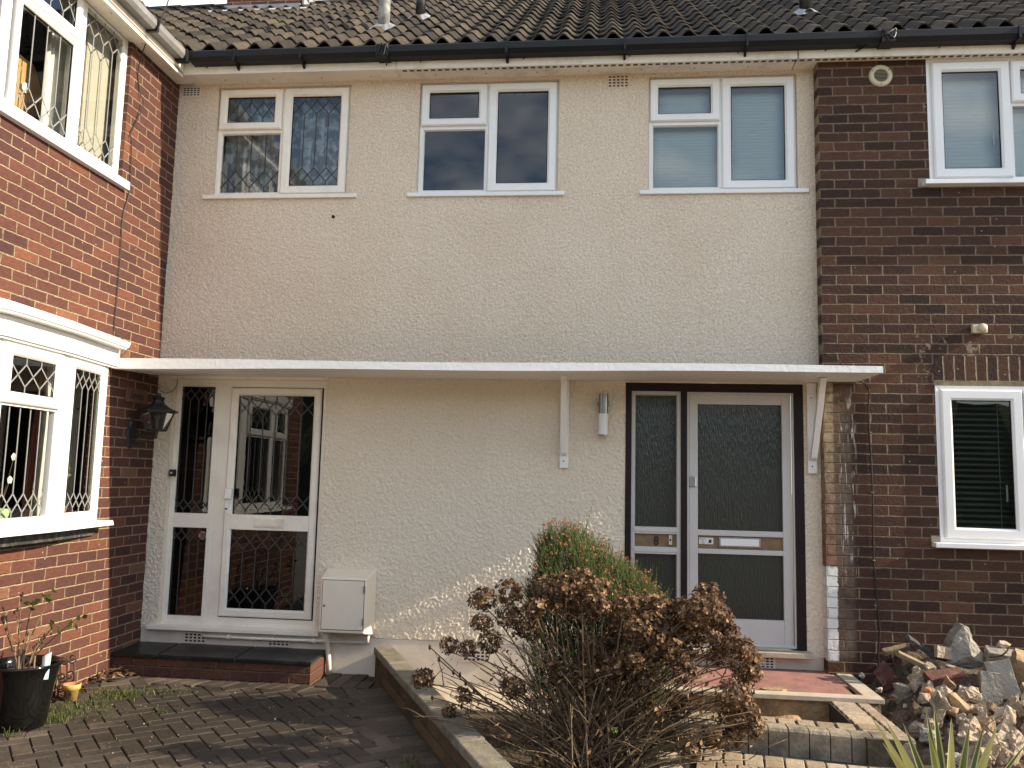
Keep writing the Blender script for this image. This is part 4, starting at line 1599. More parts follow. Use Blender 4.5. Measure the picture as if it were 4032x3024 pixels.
# ------------------------------------------------------------------ canopy
cn = thing('canopy', 'long flat white door canopy across the rendered wall', 'canopy', (-0.8, -0.35, 2.2))
mb = MB()
x0, x1 = -3.585, 1.93
N = 26
top, bot = [], []
for i in range(N + 1):
    x = x0 + (x1 - x0) * i / N
    zt = 2.276 + 0.005 * math.sin(x * 1.7 + 0.5)
    zb = 2.204 + 0.028 * (i / N) + 0.004 * math.sin(x * 2.3)
    top.append((x, zt))
    bot.append((x, zb))
for i in range(N):
    (xa, ta), (xb, tb) = top[i], top[i + 1]
    (_, ba), (_, bb) = bot[i], bot[i + 1]
    mb.face([(xa, -0.70, ba), (xb, -0.70, bb), (xb, -0.70, tb), (xa, -0.70, ta)])
    mb.face([(xa, -0.70, ta), (xb, -0.70, tb), (xb, 0.0, tb + 0.03), (xa, 0.0, ta + 0.03)], 1)
    mb.face([(xa, -0.70, ba), (xa, -0.64, ba), (xb, -0.64, bb), (xb, -0.70, bb)])
    mb.face([(xa, -0.64, ba), (xa, -0.635, ba + 0.006), (xb, -0.635, bb + 0.006), (xb, -0.64, bb)])
    mb.face([(xa, -0.635, ba + 0.006), (xa, 0.0, 2.236), (xb, 0.0, 2.236), (xb, -0.635, bb + 0.006)])
mb.face([(x1, -0.70, bot[-1][1]), (x1, 0, 2.236), (x1, 0, top[-1][1] + 0.03), (x1, -0.70, top[-1][1])])
mb.face([(x0, -0.70, bot[0][1]), (x0, 0, 2.236), (x0, 0, top[0][1] + 0.03), (x0, -0.70, top[0][1])])
bm_o = mb.build('canopy_slab', [M['white'], M['felt']], cn)
for xa, xb in ((-0.275, -0.210), (1.590, 1.657)):
    mb = MB()
    mb.box(xa, xb, -0.034, -0.001, 1.55, 2.232)
    mb.hexa([(xa + 0.012, -0.085, 1.665), (xb - 0.012, -0.085, 1.665), (xb - 0.012, -0.034, 1.64), (xa + 0.012, -0.034, 1.64),
             (xa + 0.012, -0.385, 2.226), (xb - 0.012, -0.385, 2.226), (xb - 0.012, -0.325, 2.229), (xa + 0.012, -0.325, 2.229)])
    mb.lathe(((xa + xb) / 2 - 0.002, -0.034, 1.602), [(0, 0.002), (0.006, 0.002), (0.006, 0)], 10, axis='y', mi=1)
    mb.lathe(((xa + xb) / 2 - 0.002, -0.034, 2.12), [(0, 0.002), (0.005, 0.002), (0.005, 0)], 10, axis='y', mi=1)
    bevel(mb.build('bracket', [M['white'], M['hole']], cn), 0.004)

# ------------------------------------------------------------------ fittings on the walls
lt = thing('wall_light', 'cylindrical steel and white wall light between the canopy bracket and the brown door frame', 'wall light', (0.055, -0.002, 1.96))
mb = MB()
mb.tube([(0.057, -0.06, 1.972), (0.057, -0.06, 2.123)], 0.036, n=24)
mb.build('steel_sleeve', M['steel'], lt)
mb = MB()
mb.tube([(0.055, -0.06, 1.799), (0.055, -0.06, 1.812)], 0.035, n=24)
mb.build('end_cap', M['steel'], lt)
mb = MB()
mb.tube([(0.055, -0.06, 1.812), (0.056, -0.06, 1.972)], 0.0375, n=24)
mb.build('diffuser', M['opal'], lt, smooth=False)
mb = MB()
mb.lathe((0.057, 0.0, 2.05), [(0.0, 0.018), (0.042, 0.018), (0.046, 0.0)], 24, axis='y')
mb.tube([(0.057, -0.015, 2.05), (0.057, -0.06, 2.05)], 0.012, n=10)
mb.build('wall_rose', M['steel'], lt)

ln = thing('wall_lantern', 'black carriage lantern on an iron arm beside the shaded name plaque', 'lantern', (-3.6, -0.35, 1.74))
mb = MB()
pts = [(-0.40, 1.63), (-0.35, 1.62), (-0.30, 1.63), (-0.285, 1.70), (-0.275, 1.76), (-0.31, 1.80), (-0.32, 1.84), (-0.35, 1.855), (-0.38, 1.84), (-0.39, 1.80), (-0.425, 1.76), (-0.415, 1.70)]
for wv, sc in ((0.0, 1.0), (0.02, 0.9)):
    pass
B = len(mb.v)
for wv, sc in ((0.001, 1.0), (0.02, 0.86)):
    for (y, z) in pts:
        mb.v.append((XL + wv, -0.35 + (y + 0.35) * sc, 1.74 + (z - 1.74) * sc))
n_ = len(pts)
for i in range(n_):
    mb.f.append((B + i, B + (i + 1) % n_, B + n_ + (i + 1) % n_, B + n_ + i))
    mb.m.append(0)
    mb.r.append(0)
mb.f.append(tuple(B + n_ + i for i in range(n_)))
mb.m.append(0)
mb.r.append(0)
mb.build('wall_plate', M['iron'], ln)
LX, LY = XL + 0.205, -0.35
mb = MB()
mb.tube([(XL + 0.015, -0.35, 1.73), (XL + 0.1, -0.35, 1.715), (XL + 0.2, -0.35, 1.722), (LX, LY, 1.745), (LX, LY, 1.765)], 0.011, n=8)
mb.tube([(XL + 0.02, -0.35, 1.70), (XL + 0.07, -0.35, 1.665), (XL + 0.13, -0.35, 1.68), (XL + 0.165, -0.35, 1.716)], 0.006, n=6)
mb.tube([(LX, LY, 1.70), (LX, LY, 1.765)], 0.010, 0.018, n=8)
mb.build('arm', M['iron'], ln)
mb = MB()


def hexring(z, r):
    return [(LX + r * math.cos(math.pi / 6 + k * math.pi / 3), LY + r * math.sin(math.pi / 6 + k * math.pi / 3), z) for k in range(6)]


rings = [hexring(1.905, 0.148), hexring(1.915, 0.150), hexring(1.945, 0.085), hexring(1.975, 0.045), hexring(2.0, 0.036), hexring(2.02, 0.05), hexring(2.03, 0.02), hexring(2.055, 0.012)]
for a, b_ in zip(rings, rings[1:]):
    for k in range(6):
        mb.face([a[k], a[(k + 1) % 6], b_[(k + 1) % 6], b_[k]])
mb.face(rings[0])
mb.face(rings[-1])
mb.build('lantern_roof', M['iron'], ln)
mb = MB()
tp, bt_ = hexring(1.904, 0.118), hexring(1.766, 0.070)
for k in range(6):
    mb.tube([bt_[k], tp[k]], 0.007, n=5)
    mb.tube([bt_[k], bt_[(k + 1) % 6]], 0.007, n=5)
    mb.tube([tp[k], tp[(k + 1) % 6]], 0.006, n=5)
mb.face(hexring(1.763, 0.07))
mb.build('lantern_frame', M['iron'], ln)
mb = MB()
for k in range(6):
    mb.face([bt_[k], bt_[(k + 1) % 6], tp[(k + 1) % 6], tp[k]])
mb.build('lantern_glass', M['smoky'], ln)
mb = MB()
mb.tube([(LX, LY, 1.77), (LX, LY, 1.80), (LX, LY, 1.85)], 0.013, n=10)
mb.lathe((LX, LY, 1.85), [(0.012, 0), (0.024, 0.02), (0.018, 0.04), (0.0, 0.05)], 12)
mb.build('bulb', M['opal'], ln)

pq = MB()
ubox(pq, SL, -0.482, -0.178, 1.978, 2.088, 0.001, 0.018)
pq = bevel(tag(pq.build('name_plaque', M['terra_plaque'], None, (XL, -0.33, 2.03)), 'small clay house name plaque under the canopy on the left brick wall', 'plaque'), 0.006)
text_mesh('Seven', M['plaque_ink'], 'plaque_lettering', pq, SL, -0.435, -0.235, 2.005, 2.068, 0.018, 0.35, 0.002, 0.012)

bp = MB()
ubox(bp, FA, -3.446, -3.406, 1.412, 1.468, -0.03, 0.012)
bp = bevel(tag(bp.build('doorbell', M['black'], None, (-3.42, 0, 1.44)), 'little black doorbell with a white button by the leaded door', 'doorbell'), 0.004)
mb = MB()
mb.lathe(FA(-3.428, 1.44, 0.012), [(0, 0.004), (0.007, 0.003), (0.008, 0)], 14, axis='y')
mb.build('button', M['opal'], bp)

mt = thing('meter_box', 'cream plastic gas meter box fixed low on the rendered wall', 'meter box', (-1.9, 0, 0.25))
mb = MB()
a, b_ = -2.069, -1.712
c1 = [(-2.091, 0.0), (-1.690, 0.0), (b_, -0.22), (a, -0.22)]
mb.hexa([(-2.085, 0.0, 0.228), (-1.69, 0.0, 0.226), (b_, -0.22, 0.27), (a, -0.22, 0.27),
         (-2.091, 0.0, 0.728), (-1.69, 0.0, 0.728), (b_, -0.22, 0.678), (a, -0.22, 0.678)])
bevel(mb.build('case', M['meter'], mt), 0.012, 3)
mb = MB()
mb.box(-2.052, -1.722, -0.2218, -0.21, 0.292, 0.664, 1)
mb.box(-2.047, -1.727, -0.227, -0.215, 0.297, 0.659, 0)
bevel(mb.build('meter_door', [M['meter'], M['hole']], mt), 0.003)
mb = MB()
mb.lathe((-2.03, -0.227, 0.47), [(0, 0.003), (0.009, 0.003), (0.010, 0)], 14, axis='y')
mb.box(-1.731, -1.717, -0.236, -0.224, 0.575, 0.625)
mb.box(-1.731, -1.717, -0.236, -0.224, 0.335, 0.385)
mb.build('lock', M['chrome'], mt)

pp = thing('gas_pipe', 'cream painted gas pipe running under the white door sill to the meter box', 'pipe', (-2.4, -0.03, 0.17))
mb = MB()
mb.tube([(-3.09, 0.03, 0.166), (-3.06, -0.02, 0.166), (-2.6, -0.03, 0.166), (-2.1, -0.03, 0.170), (-1.76, -0.03, 0.174), (-1.735, -0.03, 0.18), (-1.727, -0.05, 0.235)], 0.013, n=10)
mb.build('horizontal_run', M['cream'], pp, smooth=True)
mb = MB()
mb.tube([(-2.045, -0.12, 0.25), (-2.04, -0.08, 0.18), (-2.03, -0.055, 0.05), (-2.02, -0.05, -0.085)], 0.019, n=12)
mb.build('riser', M['cream'], pp, smooth=True)
for x in (-2.85, -2.16):
    mb = MB()
    mb.tube([(x - 0.011, -0.03, 0.168), (x + 0.011, -0.03, 0.168)], 0.022, n=12)
    mb.box(x - 0.006, x + 0.006, -0.03, 0.006, 0.15, 0.186)
    mb.build('pipe_clip', M['cream'], pp)

vt = thing('vent_cover', 'round cream extractor vent cover high on the dark brick wall', 'vent', (2.165, -0.11, 4.63))
mb = MB()
mb.lathe((2.165, -0.112, 4.63), [(0.052, 0.004), (0.054, 0.018), (0.080, 0.016), (0.088, 0.006), (0.0885, 0.0)], 40, axis='y')
mb.build('rim', M['vent'], vt, smooth=True)
mb = MB()
mb.lathe((2.165, -0.112, 4.63), [(0, 0.003), (0.054, 0.003)], 30, axis='y')
mb.build('duct', M['hole'], vt)
mb = MB()
for k in range(9):
    z = 4.63 - 0.044 + k * 0.011
    hw = math.sqrt(max(0.0, 0.052 ** 2 - (z - 4.63) ** 2))
    mb.hexa([(2.165 - hw, -0.128, z - 0.003), (2.165 + hw, -0.128, z - 0.003), (2.165 + hw, -0.118, z + 0.001), (2.165 - hw, -0.118, z + 0.001),
             (2.165 - hw, -0.128, z - 0.001), (2.165 + hw, -0.128, z - 0.001), (2.165 + hw, -0.118, z + 0.003), (2.165 - hw, -0.118, z + 0.003)])
mb.build('louvre', M['vent'], vt)
mb = MB()
for t_ in (math.radians(150), math.radians(35), math.radians(270)):
    mb.lathe((2.165 + 0.072 * math.cos(t_), -0.129, 4.63 + 0.072 * math.sin(t_)), [(0, 0.002), (0.005, 0.002), (0.005, 0)], 8, axis='y')
mb.build('screw', M['rust'], vt)

sn = thing('movement_sensor', 'small cream security sensor above the lower right window', 'sensor', (2.81, -0.11, 2.64))
mb = MB()
mb.box(2.757, 2.862, -0.15, -0.111, 2.606, 2.668)
bevel(mb.build('housing', M['vent'], sn), 0.006)
mb = MB()
mb.lathe((2.822, -0.15, 2.640), [(0.034, 0.0), (0.034, 0.014), (0.028, 0.028), (0.012, 0.036), (0, 0.037)], 20, axis='y')
mb.build('lens', M['vent'], sn, smooth=True)


def cable(name, label, pts, r, mat='cable', n=6):
    mb = MB()
    # gently smoothed polyline
    P = [Vector(p) for p in pts]
    out = []
    for i in range(len(P) - 1):
        p0, p1, p2, p3 = P[max(i - 1, 0)], P[i], P[i + 1], P[min(i + 2, len(P) - 1)]
        for s in range(5):
            t = s / 5
            out.append(0.5 * ((2 * p1) + (p2 - p0) * t + (2 * p0 - 5 * p1 + 4 * p2 - p3) * t * t + (3 * p1 - p0 - 3 * p2 + p3) * t ** 3))
    out.append(P[-1])
    mb.tube(out, r, n=n)
    return tag(mb.build(name, M[mat], None, pts[0]), label, 'cable')


c1 = cable('cable', 'thin brown cable hanging down the sunlit left brick wall', [(-3.46, -0.77, 4.76), (-3.585, -0.66, 4.56), (-3.585, -0.60, 4.38), (-3.57, -0.575, 4.32), (-3.585, -0.63, 4.15), (-3.588, -0.69, 4.02), (-3.588, -0.66, 3.92), (-3.588, -0.64, 3.6), (-3.588, -0.70, 3.37), (-3.588, -0.694, 3.05), (-3.588, -0.697, 2.7), (-3.588, -0.695, 2.49), (-3.55, -0.66, 2.44), (-3.52, -0.62, 2.36), (-3.53, -0.68, 2.30)], 0.0045)
cable('cable', 'overhead wire dropping to the weathered grey gutter bracket', [(-3.36, -0.82, 4.77), (-3.34, -0.79, 4.93), (-3.30, -0.73, 5.3), (-3.1, -0.5, 7.5)], 0.005)
c2 = cable('cable', 'dark cable clipped down the dark brick wall beside the canopy bracket', [(1.93, -0.13, 2.29), (1.966, -0.117, 2.245), (2.02, -0.117, 2.171), (2.01, -0.117, 2.01), (2.021, -0.117, 1.67), (2.026, -0.117, 1.34), (2.022, -0.117, 0.94), (2.04, -0.117, 0.6), (2.05, -0.117, 0.42), (2.035, -0.117, 0.25), (2.04, -0.125, 0.16)], 0.0055)
for z in (1.86, 1.42, 0.93, 0.61):
    mb = MB()
    mb.box(2.014, 2.032, -0.126, -0.111, z - 0.0035, z + 0.0035)
    mb.build('cable_clip', M['grout'], c2)
cable('cable', 'short black cable between rendered wall and dark brick above the canopy', [(1.683, -0.02, 2.60), (1.69, -0.12, 2.52), (1.697, -0.125, 2.46), (1.74, -0.13, 2.42), (1.80, -0.15, 2.385), (1.83, -0.2, 2.30)], 0.0045)
cable('cable', 'thin wire looping from the canopy underside to the leaded door frame', [(-3.585, -0.30, 2.225), (-3.56, -0.12, 2.19), (-3.55, -0.05, 2.11), (-3.52, -0.02, 2.09), (-3.47, -0.01, 2.11), (-3.44, 0.0, 2.16), (-3.45, 0.02, 2.22)], 0.0028, 'rust')
cable('cable', 'dark cable lashed to the gutter joint over the vent cover', [(1.90, -0.19, 4.757), (1.97, -0.215, 4.79), (2.10, -0.335, 4.83), (2.17, -0.338, 4.87), (2.22, -0.31, 4.905), (2.19, -0.338, 4.82), (2.12, -0.338, 4.89), (2.15, -0.338, 4.81)], 0.006, 'gutter')
cable('cable', 'dark cable lashed round the gutter joint left of the plain middle window', [(-1.79, -0.335, 4.90), (-1.78, -0.338, 4.80), (-1.74, -0.338, 4.90), (-1.73, -0.338, 4.79), (-1.70, -0.338, 4.90), (-1.70, -0.30, 4.79), (-1.73, -0.215, 4.775)], 0.006, 'gutter')

# ------------------------------------------------------------------ things behind the windows
cu = MB()
nx = 60
for i in range(nx):
    xa, xb = -3.22 + i * 1.12 / nx, -3.22 + (i + 1) * 1.12 / nx
    ya, yb = 0.16 + 0.022 * math.sin(xa * 55), 0.16 + 0.022 * math.sin(xb * 55)
    cu.face([(xa, ya, 3.74), (xb, yb, 3.74), (xb, yb, 4.73), (xa, ya, 4.73)])
tag(cu.build('lace_curtain', M['lace'], None, (-2.66, 0.16, 3.74), recalc=False, smooth=True), 'flowery white lace curtain behind the leaded upper window', 'curtain')
cu = MB()
for (a, b_) in (((-3.02, 4.32), (-2.74, 4.05)), ((-2.98, 3.8), (-2.97, 4.1)), ((-2.93, 3.8), (-2.86, 4.05)), ((-2.85, 3.86), (-2.76, 3.79))):
    d = Vector((b_[0] - a[0], 0, b_[1] - a[1])).normalized()
    q = Vector((-d.z, 0, d.x)) * 0.013
    cu.hexa([(a[0] - q.x, 0.22, a[1] - q.z), (b_[0] - q.x, 0.22, b_[1] - q.z), (b_[0] + q.x, 0.22, b_[1] + q.z), (a[0] + q.x, 0.22, a[1] + q.z),
             (a[0] - q.x, 0.235, a[1] - q.z), (b_[0] - q.x, 0.235, b_[1] - q.z), (b_[0] + q.x, 0.235, b_[1] + q.z), (a[0] + q.x, 0.235, a[1] + q.z)])
tag(cu.build('clothes_airer', M['upvc'], None, (-2.9, 0.22, 3.79)), 'white folding frame standing behind the lace curtain', 'airer')
cu = MB()
cu.box(0.36, 1.6, 0.13, 0.14, 3.74, 4.72)
cu.box(0.36, 1.6, 0.10, 0.15, 4.69, 4.73)
tag(cu.build('pleated_blind', M['blind'], None, (0.98, 0.135, 3.74)), 'pale blue pleated blind filling the upper window above the brown framed door', 'blind')
cu = MB()
cu.box(-1.5, -0.33, 0.11, 0.14, 4.655, 4.72)
tag(cu.build('rolled_blind', M['gasket'], None, (-0.9, 0.12, 4.66)), 'dark rolled up blind at the top of the plain middle window', 'blind')
cu = MB()
cu.box(2.5, 4.3, 0.0, 0.01, 3.74, 4.75)
tag(cu.build('pleated_blind', M['blindw'], None, (3.4, 0.005, 3.74)), 'white pleated blind in the upper right window', 'blind')
vb = thing('venetian_blind', 'dark venetian blind lowered in the ground floor right window', 'blind', (3.4, 0.02, 1.1))
mb = MB()
M['slatmat'] = simple('dark_slat', (0.13, 0.125, 0.115), 0.4, 0.1)
z = 1.13
while z < 2.18:
    mb.hexa([(2.50, 0.012, z), (4.29, 0.012, z), (4.29, 0.036, z + 0.016), (2.50, 0.036, z + 0.016),
             (2.50, 0.012, z + 0.002), (4.29, 0.012, z + 0.002), (4.29, 0.036, z + 0.018), (2.50, 0.036, z + 0.018)])
    z += 0.042
mb.build('slat', M['slatmat'], vb)
mb = MB()
for x in (2.58, 2.98, 3.4, 3.8, 4.2):
    mb.tube([(x, 0.02, 1.1), (x, 0.02, 2.2)], 0.0015, n=4)
mb.build('ladder_cord', M['net'], vb)
# upper left window
cu = MB()
cu.box(XL - 0.15, XL - 0.14, -1.07, -0.70, 3.58, 4.79)
cu.box(XL - 0.165, XL - 0.155, -1.19, -1.05, 3.58, 4.79, 1)
tag(cu.build('roller_blind', [M['beigeblind'], M['net']], None, (XL - 0.185, -0.9, 3.6)), 'beige blind hanging behind the right pane of the upper left window', 'blind')
cu = MB()
for i in range(24):
    ya, yb = -1.47 + i * 0.21 / 24, -1.47 + (i + 1) * 0.21 / 24
    xa, xb = XL - 0.15 + 0.012 * math.sin(ya * 150), XL - 0.15 + 0.012 * math.sin(yb * 150)
    cu.face([(xa, ya, 3.58), (xb, yb, 3.58), (xb, yb, 4.5), (xa, ya, 4.5)])
tag(cu.build('net_curtain', M['net'], None, (XL - 0.2, -1.5, 3.6), recalc=False, smooth=True), 'white gathered net curtain in the open upper left casement', 'curtain')
mr = thing('dressing_mirror', 'tan back of a dressing table mirror in the upper left window', 'mirror', (XL - 0.3, -1.6, 3.6))
mb = MB()
out = []
for k in range(40):
    t_ = 2 * math.pi * k / 40
    ry = 0.185 * (1 + 0.05 * math.cos(4 * t_))
    rz = 0.235 * (1 + 0.05 * math.cos(6 * t_))
    out.append((-1.47 + ry * math.cos(t_) * 1.0, 4.00 + rz * math.sin(t_)))
for i in range(40):
    a, b_ = out[i], out[(i + 1) % 40]
    mb.face([(XL - 0.30, a[0], a[1]), (XL - 0.30, b_[0], b_[1]), (XL - 0.32, b_[0], b_[1]), (XL - 0.32, a[0], a[1])])
mb.face([(XL - 0.30, a, b_) for a, b_ in out])
mb.build('backboard', M['tan'], mr)
mb = MB()
for y in (-1.56, -1.45):
    mb.hexa([(XL - 0.299, y - 0.08, 3.62), (XL - 0.295, y - 0.08, 3.62), (XL - 0.295, y - 0.045, 3.62), (XL - 0.299, y - 0.045, 3.62),
             (XL - 0.299, y + 0.02, 4.15), (XL - 0.295, y + 0.02, 4.15), (XL - 0.295, y + 0.05, 4.15), (XL - 0.299, y + 0.05, 4.15)])
mb.build('batten', M['tan'], mr)
mb = MB()
mb.tube([(XL - 0.299, -1.47, 4.02), (XL - 0.285, -1.47, 4.02)], 0.035, n=20)
mb.build('swivel_cap', M['net'], mr)
# bow window contents
cu = MB()
for i in range(20):
    t0, t1 = i / 20, (i + 1) / 20
    for (zt, zb, s0, s1) in ((2.15, 1.1, -1.62, -1.53),):
        ya, yb = -1.36 + t0 * 0.09, -1.36 + t1 * 0.09
        xa, xb = XL - 0.12 + 0.012 * math.sin(t0 * 18), XL - 0.12 + 0.012 * math.sin(t1 * 18)
        cu.face([(xa, ya - 0.01, 1.1), (xb, yb - 0.01, 1.1), (xb, yb + 0.06, 2.15), (xa, ya + 0.06, 2.15)])
tag(cu.build('salmon_curtain', M['pinkcurtain'], None, (XL - 0.12, -1.6, 1.1), recalc=False, smooth=True), 'salmon pink curtain gathered behind the bow window', 'curtain')
cu = MB()
for i in range(16):
    t0, t1 = i / 16, (i + 1) / 16
    ya, yb = -1.27 + t0 * 0.08, -1.27 + t1 * 0.08
    xa, xb = XL - 0.10 + 0.01 * math.sin(t0 * 16), XL - 0.10 + 0.01 * math.sin(t1 * 16)
    cu.face([(xa, ya - 0.03, 1.1), (xb, yb - 0.03, 1.1), (xb, yb + 0.01, 2.15), (xa, ya + 0.01, 2.15)])
tag(cu.build('net_curtain', M['net'], None, (XL - 0.1, -1.5, 1.1), recalc=False, smooth=True), 'white net curtain beside the salmon curtain in the bow window', 'curtain')
cu = MB()
cu.box(XL - 0.22, XL - 0.21, -1.16, -0.76, 1.1, 2.2)
tag(cu.build('roller_blind', M['beigeblind'], None, (XL - 0.215, -1.0, 1.1)), 'dim beige blind behind the narrow end pane of the bow window', 'blind')


def window_plant(name, label, c, potmat, flowers):
    t_ = thing(name, label, 'plant', c)
    mb = MB()
    mb.lathe(c, [(0.0, 0), (0.045, 0.0), (0.06, 0.10), (0.055, 0.10), (0.05, 0.09), (0, 0.09)], 20)
    mb.build('pot', M[potmat], t_)
    mb = MB()
    rng = random.Random(len(label))
    fl_ = MB()
    for k in range(5):
        a = rng.uniform(0, 6.28)
        p0 = Vector((c[0], c[1], c[2] + 0.09))
        h = rng.uniform(0.14, 0.34)
        p1 = p0 + Vector((0.03 * math.cos(a), 0.10 * math.sin(a), h))
        mb.tube([p0, (p0 + p1) / 2 + Vector((0, 0.01, 0.03)), p1], 0.003, n=5, r=rng.random())
        if flowers:
            for q in range(5):
                b_ = q * 1.256 + a
                d = Vector((0.012, math.cos(b_), math.sin(b_))) * 0.026
                e = Vector((0, -math.sin(b_), math.cos(b_))) * 0.014
                fl_.face([p1, p1 + d * 0.6 + e, p1 + d, p1 + d * 0.6 - e], 0, rng.random())
        else:
            for q in range(4):
                pp_ = p0.lerp(p1, 0.4 + q * 0.2)
                b_ = rng.uniform(0, 6.28)
                d = Vector((0.02, math.cos(b_), 0.4)) * 0.04
                e = Vector((0, -0.4, math.cos(b_))) * 0.012
                fl_.face([pp_, pp_ + d * 0.5 + e, pp_ + d, pp_ + d * 0.5 - e], 0, rng.random())
    mb.build('stem', M['twig'], t_)
    fl_.build('flower' if flowers else 'foliage', M['petal'] if flowers else M['leaf'], t_, recalc=False)
    return t_


window_plant('orchid', 'white orchid in a pale green pot on the bow window sill', (XL - 0.05, -1.66, 1.1), 'greenpot', True)
window_plant('house_plant', 'small plant in a pink pot behind the end pane of the bow window', (XL - 0.05, -1.10, 1.1), 'pinkpot', False)

# ------------------------------------------------------------------ front step of number seven
sp_ = thing('brick_step', 'low brick doorstep topped with dark slate slabs under the leaded door', 'doorstep', (-2.8, -0.2, -0.085))
mb = MB()
mb.box(-3.598, -2.062, -0.375, -0.001, -0.12, 0.072)
mb.build('brickwork', M['brickS'], sp_)
for a, b_, c_, d in ((-3.595, -3.274, -3.595, -3.234), (-3.262, -2.652, -3.226, -2.642), (-2.642, -2.062, -2.632, -2.052)):
    mb = MB()
    zf, zb = 0.092, 0.102
    mb.hexa([(c_, -0.40, zf - 0.026), (d, -0.40, zf - 0.026), (b_, -0.002, zb - 0.026), (a, -0.002, zb - 0.026),
             (c_, -0.40, zf), (d, -0.40, zf), (b_, -0.002, zb), (a, -0.002, zb)])
    bevel(mb.build('slate_slab', M['slate'], sp_), 0.004)
mb = MB()
mb.box(-3.59, -2.07, -0.385, -0.003, 0.0725, 0.0855)
mb.build('mortar_bed', M['grout'], sp_)

# ------------------------------------------------------------------ low boundary wall
bwall = thing('boundary_wall', 'low mossy brick wall with concrete coping dividing drive from garden', 'wall', (LW0.x, LW0.y, -0.1))


def lwp(t, n_, z):
    p = LW0 + LWD * t + LWN * n_
    return (p.x, p.y, z)


mb = MB()
T = 4.3
mb.hexa([lwp(0, -0.055, -0.16), lwp(T, -0.055, -0.16), lwp(T, 0.055, -0.16), lwp(0, 0.055, -0.16), lwp(0, -0.055, 0.092), lwp(T, -0.055, 0.092), lwp(T, 0.055, 0.092), lwp(0, 0.055, 0.092)])
mb.build('brickwork', M['brickW'], bwall)
t = 0.0
k = 0
while t < T:
    L_ = 0.595
    mb = MB()
    e = min(t + L_, T)
    dz = random.uniform(-0.004, 0.004)
    mb.hexa([lwp(t + 0.004, -0.072, 0.094), lwp(e - 0.004, -0.072, 0.094), lwp(e - 0.004, 0.072, 0.094), lwp(t + 0.004, 0.072, 0.094),
             lwp(t + 0.004, -0.070, 0.148 + dz), lwp(e - 0.004, -0.070, 0.148 + dz), lwp(e - 0.004, 0.070, 0.152 + dz), lwp(t + 0.004, 0.070, 0.152 + dz)])
    bevel(mb.build('coping_stone', M['coping'], bwall), 0.008, 2)
    t += L_ + 0.004

# ------------------------------------------------------------------ step of number eight
rs = thing('concrete_step', 'worn red concrete doorstep with a pale edging strip and broken corner', 'doorstep', (1.0, -0.4, -0.1))
mb = MB()
mb.box(0.2, 1.69, -0.72, -0.001, -0.1, 0.112)
mb.box(1.69, 1.735, -0.45, -0.112, -0.1, 0.110)
mb2 = MB()
mb.build('red_top', M['redconc'], rs)
mb = MB()
mb.box(0.2, 1.845, -0.82, -0.725, 0.09, 0.121)
mb.box(1.74, 1.846, -0.7245, -0.112, 0.09, 0.1205)
bevel(mb.build('edging_strip', M['kerb'], rs), 0.004)
mb = MB()
mb.box(0.2, 1.83, -0.79, -0.722, -0.12, 0.089)
mb.build('riser', M['sand'], rs)
for (x, y, s_) in ((1.18, -0.69, 0.09), (0.85, -0.70, 0.07), (1.02, -0.68, 0.05)):
    mb = MB()
    pts = [(x + math.cos(a) * s_ * random.uniform(0.7, 1.1), y + math.sin(a) * s_ * 0.5) for a in [i * 1.05 for i in range(6)]]
    zb = 0.113
    for i in range(6):
        a, b_ = pts[i], pts[(i + 1) % 6]
        mb.face([(a[0], a[1], zb), (b_[0], b_[1], zb), (b_[0], b_[1], zb + 0.014), (a[0], a[1], zb + 0.014)])
    mb.face([(a, b_, zb + 0.014) for a, b_ in pts])
    mb.build('loose_tile_piece', M['tanstone'], rs)

ps = thing('paver_step', 'tan block paved step around an open sandy pit', 'step', (1.2, -1.2, -0.05))
SK = -0.15
PZ = 0.095
blk.seed(9)


def front_y(x):
    return -1.47 + SK * (x - 0.95)


mb = MB()
x = 0.12
while x < 1.74:
    y = front_y(x)
    # bullnosed kerb unit
    a, b_ = x + 0.003, x + 0.106
    r = blk.random()
    prof_ = [(0.10, PZ), (0.03, PZ + 0.001), (0.012, PZ - 0.004), (0.002, PZ - 0.018), (0.0, PZ - 0.035), (0.0, -0.06), (0.10, -0.06)]
    B = len(mb.v)
    dz = blk.uniform(-0.002, 0.002)
    for xx in (a, b_):
        for (dy, z) in prof_:
            mb.v.append((xx, front_y(xx) + dy, z + dz))
    n_ = len(prof_)
    for i in range(n_):
        mb.f.append((B + i, B + (i + 1) % n_, B + n_ + (i + 1) % n_, B + n_ + i))
        mb.m.append(0)
        mb.r.append(r)
    for q in (0, n_):
        mb.f.append(tuple(B + q + i for i in range(n_)))
        mb.m.append(0)
        mb.r.append(r)
    x += 0.109
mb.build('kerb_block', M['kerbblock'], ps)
mb = MB()
x = 0.16
while x < 1.46:
    paver_block(mb, x, front_y(x) + 0.165, math.pi / 2 - 0.1, 0.125, 0.105, PZ, 0, 0.08, gap=0.012)
    x += 0.107
y = -0.86
while y > -1.56:
    if y > front_y(1.56) + 0.10:
        paver_block(mb, 1.587, y, -0.05, 0.155, 0.100, PZ, 0, 0.1, gap=0.013)
    if y > front_y(1.7) + 0.10:
        paver_block(mb, 1.708, y - 0.01, -0.05, 0.085, 0.100, PZ, 0, 0.1, gap=0.013)
    y -= 0.1
mb.box(1.50, 1.752, -1.58, -0.825, -0.1, PZ - 0.008, 1)
mb.box(0.1, 1.52, -1.40, -1.275, -0.1, PZ - 0.010, 1)
mb.build('block_paving', [M['paver'], M['paving_sand']], ps)
